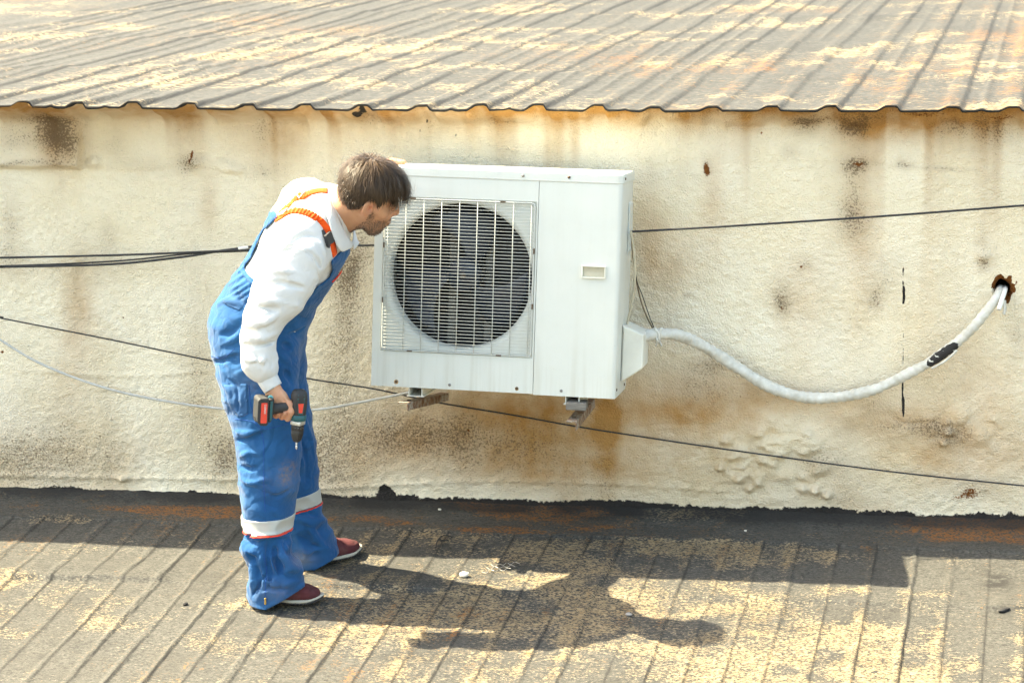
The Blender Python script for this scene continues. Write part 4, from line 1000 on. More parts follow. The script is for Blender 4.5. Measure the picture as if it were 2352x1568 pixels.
def hairm():
    t = NT('brown_hair'); co = t.coord(); n = t.noise(co, 70, 4)
    t.set(Base_Color=t.mix(t.math('ADD', t.math('MULTIPLY', n, 0.5), t.math('MULTIPLY', t.attr('tone'), 0.6)), (0.014, 0.008, 0.0045), (0.115, 0.072, 0.040)), Roughness=0.45, Specular_IOR_Level=0.3)
    return t.m
M_HAIR = hairm()

# ------------------------------------------------------------------ shirt
def LT(f): return unit(np.array([0.03, 1.0, 0.0])*(1-f)+np.array([0.05, 0.90, 0.36])*f)
TORSO = [(P(592, 790, -.80), 92*K, 0.165, LT(0)), (P(600, 735, -.80), 96*K, 0.165, LT(.1)), (P(638, 664, -.81), 88*K, 0.152, LT(.4)), (P(684, 588, -.81), 88*K, 0.180, LT(.8)),
         (P(716, 528, -.81), 88*K, 0.195, LT(1)), (P(742, 492, -.81), 64*K, 0.150, LT(1)), (P(768, 476, -.82), 40*K, 0.075, LT(1))]
SH_N, SH_F = P(690, 588, -1.005), P(703, 474, -.60)
def torso_field(lo, hi, h):
    F = Field(lo, hi, h); chain(F, TORSO, 0.05)
    F.add(ball(SH_F, 59*K), 0.06); F.add(rcone(P(668, 500, -.66), SH_F, 0.07, 57*K), 0.05)
    F.add(ball(P(694, 566, -.96), 0.085), 0.06)
    return F
S_LO = np.array([P(500, 900, -.8)[0]-0.1, -1.22, P(600, 930, -1.1)[2]]); S_HI = np.array([P(910, 500, -.4)[0]+.02, -0.22, P(700, 380, -.5)[2]])
FS = torso_field(S_LO, S_HI, 0.005)
ARM = [(SH_N, 61*K, 0.082, LT(0)), (P(664, 632, -1.03), 62*K, 0.080, LT(0)), (P(640, 676, -1.055), 60*K, 0.076, LT(0)), (P(609, 726, -1.08), 45*K, 0.066, LT(0)), (P(594, 770, -1.09), 38*K, 0.058, LT(0)), (P(592, 806, -1.095), 36*K, 0.055, LT(0)),
       (P(596, 830, -1.098), 38*K, 0.058, LT(0)), (P(606, 848, -1.10), 34*K, 0.046, LT(0))]
chain(FS, ARM, 0.02)

EL_F, HD_F = P(812, 462, -.36), P(866, 378, -.38)
for a_, b_, ra_, rb_ in ((SH_F, EL_F, 56*K, 0.058), (EL_F, P(852, 398, -.375), 0.056, 0.042)): FS.add(rcone(a_, b_, ra_, rb_), 0.03)
# folds of the sleeve and body
for pts, r, k, m in [([(552, 735), (580, 742), (612, 738), (634, 722)], .012, .016, 'add'), ([(556, 752), (590, 760), (632, 742)], .010, .014, 'sub'), ([(560, 770), (600, 776), (634, 762)], .011, .014, 'add'), ([(556, 790), (590, 795), (630, 785)], .008, .012, 'sub'),
                     ([(553, 715), (590, 705), (640, 712)], .010, .016, 'sub'), ([(575, 690), (620, 690), (680, 700)], .012, .018, 'add'), ([(600, 655), (640, 650), (700, 662)], .010, .02, 'sub'), ([(610, 625), (660, 622), (725, 640)], .012, .02, 'add'),
                     ([(556, 818), (575, 826), (600, 828), (632, 815)], .010, .012, 'add'), ([(575, 838), (590, 836), (604, 842)], .007, .008, 'sub'), ([(606, 846), (612, 834), (610, 818)], .006, .008, 'sub'), ([(622, 846), (626, 832), (620, 815)], .005, .008, 'sub'),
                     ([(592, 846), (594, 832), (588, 815)], .005, .008, 'sub'), ([(634, 836), (636, 822), (632, 806)], .006, .008, 'add'), ([(625, 600), (650, 575), (690, 560)], .010, .016, 'sub'), ([(612, 610), (640, 582), (680, 548)], .010, .016, 'add'),
                     ([(668, 558), (700, 540), (735, 545)], .009, .016, 'sub'), ([(700, 575), (725, 590), (738, 620)], .007, .012, 'sub'), ([(735, 560), (748, 590), (756, 615)], .008, .014, 'add'), ([(640, 560), (665, 545), (700, 528)], .008, .016, 'add'),
                     ([(600, 560), (606, 600), (600, 640)], .009, .016, 'add'), ([(616, 560), (622, 590), (618, 630)], .008, .014, 'sub'), ([(590, 600), (592, 620), (584, 640)], .008, .014, 'sub'), ([(660, 440), (690, 430), (730, 440)], .010, .02, 'add'), ([(655, 465), (690, 455), (735, 458)], .009, .018, 'sub'),
                     ([(725, 500), (745, 520), (752, 550)], .007, .014, 'sub')]:
    fold(FS, pts, r, k, m)
def shirt_noise(p):
    n = vn3(p[:, 0]*16+p[:, 2]*6, p[:, 1]*9, p[:, 2]*11-p[:, 0]*5, 301); r = 1-np.abs(2*n-1)
    n2 = vn3(p[:, 0]*34, p[:, 1]*20, p[:, 2]*24+p[:, 0]*12, 302)
    return -0.007*(r-0.6)-0.0035*(n2-0.5)
FS.displace(shirt_noise)
Vs, Qs = FS.mesh('shirt')
me_shirt = mesh_np('shirt', Vs, Qs)

# ------------------------------------------------------------------ overalls
O_LO = np.array([P(470, 1000, -.8)[0]-.05, -1.14, -0.15]); O_HI = np.array([P(815, 600, -.7)[0]+.05, -0.42, P(700, 470, -.7)[2]])
FO = Field(O_LO, O_HI, 0.0050)
TD = torso_field(O_LO, O_HI, 0.0050)
REG = [(380, 480), (634, 486), (638, 497), (615, 521), (599, 541), (588, 560), (582, 576), (577, 591), (567, 604), (559, 617), (571, 636), (588, 650), (640, 672), (690, 694), (722, 664), (740, 650), (757, 636), (764, 621), (762, 598), (786, 572), (930, 552), (930, 950), (380, 950)]
TD.displace(lambda p: -0.0085-0.006*(vn3(p[:, 0]*14, p[:, 1]*9, p[:, 2]*14, 311)-0.5))
m_ = np.abs(TD.v) < 0.11; ix_ = np.argwhere(m_); pw_ = TD.lo+ix_*TD.h; pq_ = proj(pw_)
reg = polyd(pq_[:, 0], pq_[:, 1], REG)*K
up_only = TD.v[m_]
TD.v[m_] = -smin(-up_only, -reg.astype(np.float32), 0.004)
FO.v = np.minimum(FO.v, TD.v)
HIP = [(P(587, 800, -.80), 101*K, 0.185, LT(0)), (P(588, 752, -.80), 105*K, 0.185, LT(.1)), (P(616, 690, -.805), 94*K, 0.168, LT(.3))]
chain(FO, HIP, 0.025)
m_ = FO.v < 0.03; pq_ = proj(FO.lo+np.argwhere(m_)*FO.h); pt_ = pq_[:, 1] < 720; cut = np.full(len(pq_), -0.1)
cut[pt_] = polyd(pq_[pt_, 0], pq_[pt_, 1], REG)*K
FO.v[m_] = -smin(-FO.v[m_], -cut.astype(np.float32), 0.003)
NEAR = [(P(588, 790, -.88), 100*K, 0.120, LT(0)), (P(592, 850, -.89), 96*K, 0.120, LT(0)), (P(598, 905, -.905), 90*K, 0.115, LT(0)), (P(612, 965, -.92), 82*K, 0.110, LT(0)), (P(617, 1030, -.935), 75*K, 0.106, LT(0)), (P(617, 1100, -.95), 70*K, 0.102, LT(0)),
        (P(615, 1160, -.955), 61*K, 0.096, LT(0)), (P(614, 1212, -.96), 52*K, 0.088, LT(0)), (P(612, 1255, -.965), 55*K, 0.090, LT(0)), (P(622, 1292, -.97), 54*K, 0.088, LT(0)), (P(630, 1330, -.975), 57*K, 0.090, LT(0)), (P(634, 1356, -.975), 60*K, 0.092, LT(0)), (P(634, 1420, -.975), 62*K, 0.092, LT(0))]
FAR = [(P(610, 790, -.71), 100*K, 0.110, LT(0)), (P(622, 850, -.70), 84*K, 0.110, LT(0)), (P(634, 905, -.68), 76*K, 0.106, LT(0)), (P(648, 965, -.665), 70*K, 0.102, LT(0)), (P(660, 1030, -.65), 68*K, 0.098, LT(0)), (P(669, 1095, -.64), 65*K, 0.094, LT(0)),
       (P(678, 1150, -.63), 55*K, 0.088, LT(0)), (P(690, 1190, -.625), 52*K, 0.085, LT(0)), (P(702, 1230, -.615), 56*K, 0.086, LT(0)), (P(714, 1262, -.61), 55*K, 0.086, LT(0)), (P(722, 1280, -.61), 54*K, 0.084, LT(0)), (P(726, 1340, -.61), 54*K, 0.084, LT(0))]
chain(FO, FAR, 0.02); chain(FO, NEAR, 0.012)
# the cloth bags out between band and hem
for (x_, y_, yy_, r_) in ((590, 1256, -.985, 34), (652, 1302, -.985, 40), (600, 1345, -.98, 30), (650, 1250, -.975, 24)): FO.add(ball(P(x_, y_, yy_), r_*K), 0.02)
for (x_, y_, yy_, r_) in ((712, 1196, -.62, 34), (735, 1240, -.60, 34), (692, 1270, -.63, 36)): FO.add(ball(P(x_, y_, yy_), r_*K), 0.02)
for (x_, y_, yy_, r_) in ((552, 1222, -.97, 11), (556, 1306, -.97, 17), (684, 1262, -.98, 14), (752, 1174, -.62, 10)): FO.sub(rcone(P(x_, y_, yy_-.1), P(x_, y_, yy_+.1), r_*K, r_*K), 0.025)
# flared hem lifting over the shoe front
for a_, b_, r_ in ((P(646, 1330, -.985), P(676, 1350, -.99), 0.05), (P(604, 1340, -.985), P(596, 1366, -.985), 0.038), (P(628, 1345, -1.0), P(632, 1366, -1.0), 0.05)): FO.add(rcone(a_, b_, r_, r_*0.85), 0.02)
for a_, b_, r_ in ((P(715, 1250, -.61), P(748, 1252, -.57), 0.045), (P(690, 1280, -.64), P(694, 1296, -.64), 0.040)): FO.add(rcone(a_, b_, r_, r_*0.85), 0.025)
for pts, r, k, m in [  # bunching below the bands
        ([(566, 1222), (592, 1236), (630, 1232), (662, 1222)], .012, .012, 'add'), ([(570, 1242), (600, 1248), (640, 1242), (664, 1238)], .013, .014, 'sub'), ([(574, 1262), (604, 1280), (618, 1310), (640, 1330)], .014, .012, 'sub'), ([(668, 1226), (646, 1252), (652, 1290), (684, 1318)], .015, .012, 'add'), ([(634, 1250), (632, 1280), (642, 1310)], .012, .012, 'sub'), ([(600, 1360), (616, 1352), (650, 1352), (676, 1340)], .010, .010, 'sub'), ([(560, 1250), (578, 1268), (600, 1276)], .014, .014, 'add'), ([(566, 1268), (590, 1290), (604, 1316)], .010, .012, 'sub'),
        ([(604, 1238), (600, 1266), (606, 1300), (604, 1340)], .012, .014, 'add'), ([(618, 1244), (616, 1280), (622, 1320), (616, 1350)], .010, .014, 'sub'), ([(636, 1240), (652, 1268), (664, 1296), (688, 1310)], .013, .014, 'add'), ([(650, 1244), (660, 1262), (676, 1282)], .010, .012, 'sub'),
        ([(632, 1262), (640, 1296), (652, 1326), (676, 1334)], .011, .014, 'sub'), ([(582, 1290), (586, 1320), (582, 1352)], .011, .014, 'add'), ([(592, 1300), (596, 1330), (592, 1360)], .009, .012, 'sub'), ([(640, 1320), (660, 1340), (684, 1338)], .012, .014, 'add'), ([(580, 1370), (600, 1340), (612, 1318)], .008, .012, 'sub'),
        ([(558, 1236), (572, 1230), (590, 1226)], .010, .012, 'sub'),
        ([(684, 1172), (704, 1184), (728, 1180)], .010, .012, 'sub'), ([(690, 1192), (714, 1202), (738, 1194)], .013, .014, 'add'), ([(700, 1206), (722, 1222), (740, 1214)], .010, .012, 'sub'), ([(700, 1180), (712, 1210), (726, 1240), (744, 1256)], .010, .014, 'add'),
        ([(684, 1230), (700, 1244), (726, 1254)], .011, .014, 'sub'), ([(690, 1256), (716, 1266), (750, 1256)], .010, .014, 'add'), ([(682, 1284), (706, 1280), (734, 1270)], .008, .012, 'sub'),
        # seat and thigh
        ([(479, 762), (505, 770), (530, 764), (548, 748)], .012, .016, 'sub'), ([(480, 790), (510, 792), (540, 780), (552, 768)], .010, .014, 'add'), ([(492, 830), (515, 826), (548, 812)], .009, .014, 'sub'), ([(520, 640), (545, 668), (556, 700)], .008, .012, 'sub'), ([(500, 700), (525, 690), (552, 700)], .010, .016, 'add'),
        ([(545, 990), (575, 996), (602, 986)], .011, .014, 'add'), ([(545, 1010), (575, 1008), (612, 990)], .009, .012, 'sub'), ([(550, 1050), (572, 1040), (592, 1044)], .009, .014, 'add'), ([(552, 1072), (580, 1076), (606, 1060)], .009, .014, 'sub'), ([(556, 1100), (580, 1110), (610, 1100)], .008, .014, 'add'),
        ([(650, 790), (672, 800), (692, 782)], .010, .014, 'sub'), ([(640, 812), (664, 836), (690, 850)], .011, .016, 'add'), ([(655, 850), (672, 880), (694, 900)], .009, .014, 'sub'), ([(660, 770), (684, 762), (700, 750)], .008, .012, 'sub'), ([(610, 1130), (640, 1140), (670, 1120)], .007, .014, 'sub'),
        ([(700, 960), (710, 1000), (722, 1050)], .008, .016, 'add'), ([(692, 1010), (704, 1060), (706, 1110)], .007, .014, 'sub'), ([(510, 880), (530, 900), (536, 950)], .007, .012, 'add'), ([(520, 870), (545, 890), (548, 950)], .006, .010, 'sub')]:
    fold(FO, pts, r*(1.35 if pts[0][1] > 1160 else 1.15), k, m)
HEM_N, HEM_F = deck_z(-0.64, -.98), deck_z(-0.6, -.62)
def overall_noise(p):
    low = 1-sst(0.0, 0.42, p[:, 2]); 
    n = vn3(p[:, 0]*15+p[:, 2]*9, p[:, 1]*10, p[:, 2]*17-p[:, 0]*6, 321); r = 1-np.abs(2*n-1)
    n2 = vn3(p[:, 0]*30-p[:, 2]*10, p[:, 1]*22, p[:, 2]*26, 322)
    o = -(0.0060+0.010*low)*(r-0.6)-0.0045*(n2-0.5)
    q = proj(p); wq = polyd(q[:, 0], q[:, 1], [(559, 612), (590, 646), (606, 660), (594, 700), (560, 690), (520, 650), (540, 620)])
    gat = (1-sst(-2, 14, wq)); along = q[:, 0]*0.55+q[:, 1]*0.83
    return o-gat*0.0028*np.sin(along*0.5+2*vn3(p[:, 0]*20, p[:, 1]*20, p[:, 2]*20, 323))
FO.displace(overall_noise)
# cut the hems to the ground
gx, gy, gz = FO.full()
hemq = 0.0
nearmask = gy < -.80
hem_n = HEM_N+0.006+np.clip(gx+0.700, 0, 1)*0.55+0.06*np.clip(-0.73-gx, 0, 1)
hem_f = SLOPE*gy+0.012+np.clip(gx+0.62, 0, 1)*0.42
cutz = np.where(nearmask, hem_n, hem_f)-gz
FO.v = np.maximum(FO.v, cutz.astype(np.float32))
# hollow hems
FO.sub(rcone(P(632, 1345, -.975), P(640, 1400, -.98), 0.062, 0.075), 0.004); FO.sub(rcone(P(722, 1275, -.60), P(732, 1320, -.60), 0.055, 0.062), 0.004)
Vo, Qo = FO.mesh('overalls')
me_over = mesh_np('overalls', Vo, Qo)
qv = proj(Vo); dirt = np.zeros(len(Vo)); fade = np.zeros(len(Vo)); fr = Vo[:, 1] < -0.9
for px, py, rx_, ry_, s in ((655, 1092, 14, 26, 1.0), (672, 1075, 12, 16, .7), (690, 1280, 22, 16, .5), (580, 888, 12, 10, .4), (640, 1360, 30, 20, .25), (612, 1110, 16, 30, .2)):
    dirt += s*np.exp(-((qv[:, 0]-px)/rx_)**2-((qv[:, 1]-py)/ry_)**2)*(fr | (py > 1200))
for px, py, rx_, ry_, s in ((700, 1285, 26, 14, .9), (655, 1100, 26, 30, .4), (570, 880, 30, 30, .3), (626, 1360, 40, 24, .35)):
    fade += s*np.exp(-((qv[:, 0]-px)/rx_)**2-((qv[:, 1]-py)/ry_)**2)
attr(me_over, 'dirt', np.clip(dirt, 0, 1)); attr(me_over, 'fade', np.clip(fade, 0, 1))

# ------------------------------------------------------------------ head, neck and hands (one body)
HS = 0.985
def head_axes(th, ya, ro):
    fw = cos(ya)*(cos(th)*RT-sin(th)*UP)+sin(ya)*FWD; up = cos(ro)*(sin(th)*RT+cos(th)*UP)-sin(ro)*FWD
    up = unit(up-fw*(up @ fw)); return np.stack([fw, np.cross(up, fw), up], 1)
HM = head_axes(radians(22), radians(22), radians(27)); HO = P(853.5, 440, -.88)
def hp(x, y, z): return HO+HM @ (np.array([x, y, z])*HS)
H_LO = HO-np.array([.19, .17, .23]); H_HI = HO+np.array([.17, .17, .17])
FH = Field(H_LO, H_HI, 0.0024)
E_ = lambda c, R_: ellip(hp(*c), np.array(R_)*HS, HM)
R_ = lambda a, b, ra, rb: rcone(hp(*a), hp(*b), ra*HS, rb*HS)
FH.add(E_((-.012, 0, .022), (.099, .076, .090)))
FH.add(E_((.030, 0, -.045), (.063, .060, .080)), .03)
for s in (-1, 1):
    FH.add(R_((.005, s*.052, -.062), (.062, s*.022, -.118), .020, .020), .025)     # jaw
    FH.add(R_((.060, s*.044, -.040), (.030, s*.058, -.030), .020, .018), .022)      # cheekbone
    FH.add(R_((.090, s*.012, .012), (.074, s*.046, .012), .010, .010), .012)        # brow
FH.add(R_((.066, 0, -.122), (.082, 0, -.126), .022, .017), .02)                      # chin
FH.add(R_((.086, 0, -.03), (.086, 0, -.095), .026, .022), .022)
FH.add(R_((.094, 0, .004), (.116, 0, -.036), .009, .0125), .012)                     # nose
for s in (-1, 1): FH.add(ball(hp(.104, s*.012, -.041), .0085), .008)
for s in (-1, 1): FH.sub(ball(hp(.103, s*.033, -.006), .0145), .012)
FH.add(R_((.106, -.018, -.074), (.106, .018, -.074), .0065, .0065), .006); FH.add(R_((.104, -.016, -.086), (.104, .016, -.086), .007, .007), .006)
FH.sub(R_((.113, -.02, -.080), (.113, .02, -.080), .0025, .0025), .003)
for s in (-1, 1): FH.add(ball(hp(.088, s*.033, -.006), .0125), .002)
# neck
NB = P(762, 492, -.82)
FH.add(rcone(hp(-.035, 0, -.055), NB, .060, .066), .03); FH.add(rcone(hp(.01, 0, -.085), NB+np.array([.02, 0, -.02]), .040, .058), .03)
for s in (-1, 1):   # ears
    EM = HM @ np.array(Matrix.Rotation(-s*0.45, 3, 'Z') @ Matrix.Rotation(-0.18, 3, 'Y'))
    FH.add(ellip(hp(-.012, s*.086, -.026), np.array((.021, .0075, .034))*HS, EM), .004)
    FH.sub(ellip(hp(-.012, s*.086, -.026)+EM @ np.array([.003, s*.0085, .003]), np.array((.0125, .0070, .023))*HS, EM), .003)
    FH.sub(ellip(hp(-.012, s*.086, -.026)+EM @ np.array([.010, s*.006, -.002]), np.array((.006, .010, .009))*HS, EM), .003)
    FH.add(R_((.006, s*.076, -.046), (-.005, s*.082, -.058), .0065, .0065), .006)
    FH.add(R_((.006, s*.076, -.030), (.008, s*.077, -.038), .005, .005), .004)
Vh, Qh = FH.mesh('head')
loc = (Vh-HO) @ HM/HS
beard = np.clip(sst(-.070, -.100, loc[:, 2]+0.25*np.clip(.06-loc[:, 0], 0, 1)*1.0-.018)*1.0*sst(-.02, .03, loc[:, 0]), 0, 1)
ha = np.array([loc[:, 0], np.abs(loc[:, 1]), loc[:, 2]]).T
side = np.exp(-((ha[:, 0]-.012-0.25*(-.03-ha[:, 2]))/.016)**2)*sst(-.02, -.05, ha[:, 2])*sst(-.125, -.10, ha[:, 2])*sst(.03, .05, ha[:, 1])
stache = np.exp(-((ha[:, 2]+.066)/.008)**2)*sst(.085, .1, ha[:, 0])*(1-sst(.02, .03, ha[:, 1]))
under = sst(-.09, -.115, ha[:, 2])*sst(.02, .05, ha[:, 0])
beard = np.clip(np.maximum.reduce([beard*0.42, 0.42*side, 0.34*stache, 0.55*under]), 0, 1)
red = np.exp(-(((ha[:, 0]+.008)/.024)**2+((ha[:, 1]-.082)/.012)**2+((ha[:, 2]+.026)/.035)**2))*0.9+np.exp(-(((ha[:, 0]-.11)/.02)**2+((ha[:, 2]+.035)/.02)**2))*0.4
# ---- right hand round the drill handle
def Z2(x, y, dy=0.0): return P(528.3+x*.12449, 849.8+y*.12449, -1.105+dy)
HLO, HHI = Z2(560, 1100, -.08)-.01, Z2(1300, 150, .09)+.01
FR_ = Field(np.minimum(HLO, HHI), np.maximum(HLO, HHI), 0.0020)
LH = LT(0)
chain(FR_, [(Z2(770, 240), .023, .020, LH), (Z2(800, 380), .029, .020, LH), (Z2(860, 520, -.004), .037, .019, LH), (Z2(940, 660, -.008), .041, .016, LH)], .012)
fing = [((1100, 630, -.014), (1120, 770, -.022), (1065, 885, -.010), (1030, 820, .026), .0128), ((1010, 690, -.016), (1010, 790, -.024), (960, 860, -.012), (930, 800, .026), .0122),
        ((910, 715, -.015), (895, 790, -.022), (850, 838, -.012), (830, 780, .026), .0115), ((810, 715, -.012), (785, 760, -.018), (738, 785, -.010), (735, 735, .024), .0100)]
for a_, b_, c_, d_, r_ in fing:
    FR_.add(rcone(Z2(*a_), Z2(*b_), r_*1.0, r_*.98), .006); FR_.add(rcone(Z2(*b_), Z2(*c_), r_*.98, r_*.94), .002); FR_.add(rcone(Z2(*c_), Z2(*d_), r_*.9, r_*.82), .002)
    FR_.add(ball(Z2(a_[0], a_[1], a_[2]-.002), r_*.98), .006)
for (x0_, y0_), (x1_, y1_) in (((1062, 790), (1010, 925)), ((955, 770), (905, 900)), ((850, 765), (795, 860))):
    FR_.sub(rcone(Z2(x0_, y0_, -.034), Z2(x1_, y1_, -.022), .003, .004), .004)
FR_.add(rcone(Z2(860, 500, .018), Z2(980, 560, .036), .017, .014), .012); FR_.add(rcone(Z2(980, 560, .036), Z2(1110, 640, .040), .0125, .0105), .004)
for (x0_, y0_), (x1_, y1_) in (((1085, 600), (960, 450)), ((1000, 640), (910, 470)), ((905, 670), (865, 500))): FR_.add(rcone(Z2(x0_, y0_, -.020), Z2(x1_, y1_, -.017), .004, .003), .008)
Vr, Qr = FR_.mesh('hand')
# ---- left hand resting on top of the unit
TOPZ = lambda X_, Y_: ac_world(((X_-AC_O[0]), (Y_-AC_O[1]), AH+0.0))[2]
ht = ac_world((0.052, 0.105, AH+0.0095)); hx_ = AC_M[:, 0]; hy_ = AC_M[:, 1]; hz_ = AC_M[:, 2]
FL = Field(ht-np.array([.22, .10, .10]), ht+np.array([.10, .10, .06]), 0.0024)
wr = ht-hx_*.130-hz_*.050
FL.add(econe(wr, ht-hx_*.048-hz_*.008, .022, .015, .028, .040, hy_), .01)
for k_, (oy, ln) in enumerate(((-.034, .050), (-.011, .060), (.012, .056), (.034, .042))):
    b0 = ht-hx_*.050+hy_*oy-hz_*.004; b1 = ht-hx_*.018+hy_*oy+hz_*.004; b2 = ht+hx_*(ln*.55)+hy_*oy*1.1-hz_*.001
    FL.add(rcone(b0, b1, .0105, .0092), .006); FL.add(rcone(b1, b2, .0092, .0075), .003)
FL.add(rcone(ht-hx_*.09-hy_*.03, ht-hx_*.05-hy_*.07+hz_*.0, .014, .011), .01); FL.add(rcone(ht-hx_*.05-hy_*.07, ht-hx_*.012-hy_*.078-hz_*.001, .011, .009), .004)
Vl, Ql = FL.mesh('hand_far')
# ---- arms and trunk inside the clothes, joining it all
FB = Field(np.minimum(S_LO, H_LO), np.maximum(S_HI, H_HI), 0.010)
FB.add(rcone(P(600, 760, -.8), P(690, 580, -.81), .09, .10), .04); FB.add(rcone(P(690, 580, -.81), P(755, 495, -.82), .09, .05), .04)
for a_, b_, ra_, rb_ in ((P(690, 580, -.85), P(606, 730, -1.075), .05, .030), (P(606, 730, -1.075), Z2(790, 300), .030, .018), (P(705, 500, -.72), EL_F, .05, .038), (EL_F, wr, .036, .024)): FB.add(rcone(a_, b_, ra_, rb_), .03)
Vb, Qb = FB.mesh('trunk')
Va = np.concatenate([Vh, Vr, Vl, Vb]); n1, n2, n3 = len(Vh), len(Vh)+len(Vr), len(Vh)+len(Vr)+len(Vl)
Qa = np.concatenate([Qh, Qr+n1, Ql+n2, Qb+n3]); me_body = mesh_np('person', Va, Qa)
zr = np.zeros(len(Va)); zr[:n1] = beard; attr(me_body, 'beard', zr)
rd = np.zeros(len(Va)); rd[:n1] = red
for a_, b_, c_, d_, r_ in fing:
    for pnt in (Z2(*a_), Z2(*b_), Z2(*c_)): rd[n1:n2] += 0.35*np.exp(-(np.linalg.norm(Vr-pnt, axis=1)/.016)**2)
attr(me_body, 'red', np.clip(rd, 0, 1))
person = tag(link('person', me_body, M_SKIN), 'bearded man in blue overalls and white shirt bending to look into the unit', 'person')
def kid(name, me, mat, parent=person): return link(name, me, mat, parent)
shirt = kid('shirt', me_shirt, M_SHIRT); overalls = kid('overalls', me_over, M_BLUE)
for s in (-1, 1):
    bm = bmesh.new(); bmesh.ops.create_uvsphere(bm, u_segments=16, v_segments=10, radius=0.0118*HS); e_ = bm_mesh('eye', bm, True); e_.transform(Matrix.Translation(Vector(hp(.0905, s*.033, -.006))))
    kid('eye', e_, simple('eye_white', (0.6, 0.57, 0.52), 0.25, var=0.02))
# eyebrows
for s in (-1, 1):
    V = []; rg = random.Random(5+s); F = []
    for i in range(90):
        u = rg.random(); b0 = np.array([.104-.016*u*u-.004, s*(.012+.038*u), .011+.005*math.sin(u*2.6)+.004*(rg.random()-.5)]); d0 = np.array([-.002, s*.007, .002+.002*rg.random()])
        a_ = hp(*b0); b_ = hp(*(b0+d0)); w_ = HM[:, 2]*.0006; k0 = len(V); V += [a_-w_, a_+w_, b_]; F.append((k0, k0+1, k0+2))
    kid('eyebrow', mesh_np('eyebrow', V, F, False), M_HAIR)
# ------------------------------------------------------------------ hair
def scalp(loc_dir):
    return loc_dir
FHAIR = Field(H_LO, H_HI, 0.0028)
FHAIR.add(ellip(hp(-.014, 0, .027), np.array((.103, .081, .093))*HS, HM)); FHAIR.add(ellip(hp(-.045, 0, -.010), np.array((.064, .073, .078))*HS, HM), .03)
FHAIR.add(ellip(hp(.035, 0, .070), np.array((.070, .060, .045))*HS, HM), .03)
def hair_keep(p):
    """positive outside the hair (face, ears, neck)"""
    l = (p-HO) @ HM/HS; x, y, z = l[:, 0], np.abs(l[:, 1]), l[:, 2]
    line = np.interp(x, [-.12, -.085, -.05, -.024, -.012, .008, .022, .034, .060, .085, .12], [-.080, -.082, -.066, -.030, .008, .006, -.022, .020, .042, .060, .066])
    return line-z
m_ = np.abs(FHAIR.v) < 0.05; pw_ = FHAIR.lo+np.argwhere(m_)*FHAIR.h
cutv = hair_keep(pw_); FHAIR.v[m_] = -smin(-FHAIR.v[m_], -cutv.astype(np.float32), .008)
def groove(p):
    l = (p-HO) @ HM/HS; cr = np.array([-.055, .012, .10]); d = l-cr; r = np.linalg.norm(d, axis=1); az = np.arctan2(d[:, 1], d[:, 0])
    return -0.007*(vn2(az*5, r*16+az, 401)-0.5)-0.0050*(vn2(az*13, r*20, 403)-0.5)-0.0022*(vn2(az*28, r*22, 402)-0.5)
FHAIR.displace(groove)
Vq, Qq = FHAIR.mesh('hair'); me_cap = mesh_np('hair', Vq, Qq); attr(me_cap, 'tone', np.zeros(len(Vq)))
hair = kid('hair', me_cap, M_HAIR); hair['label'] = 'short brown hair with a fringe falling forward'
bvh_cap = BVHTree.FromPolygons([tuple(v) for v in Vq], [tuple(int(i) for i in f) for f in Qq])
def hkeep(l):
    return np.interp(l[0], [-.12, -.085, -.05, -.024, -.012, .008, .022, .034, .060, .085, .12], [-.080, -.082, -.066, -.030, .008, .006, -.022, .020, .042, .060, .066])-l[2]
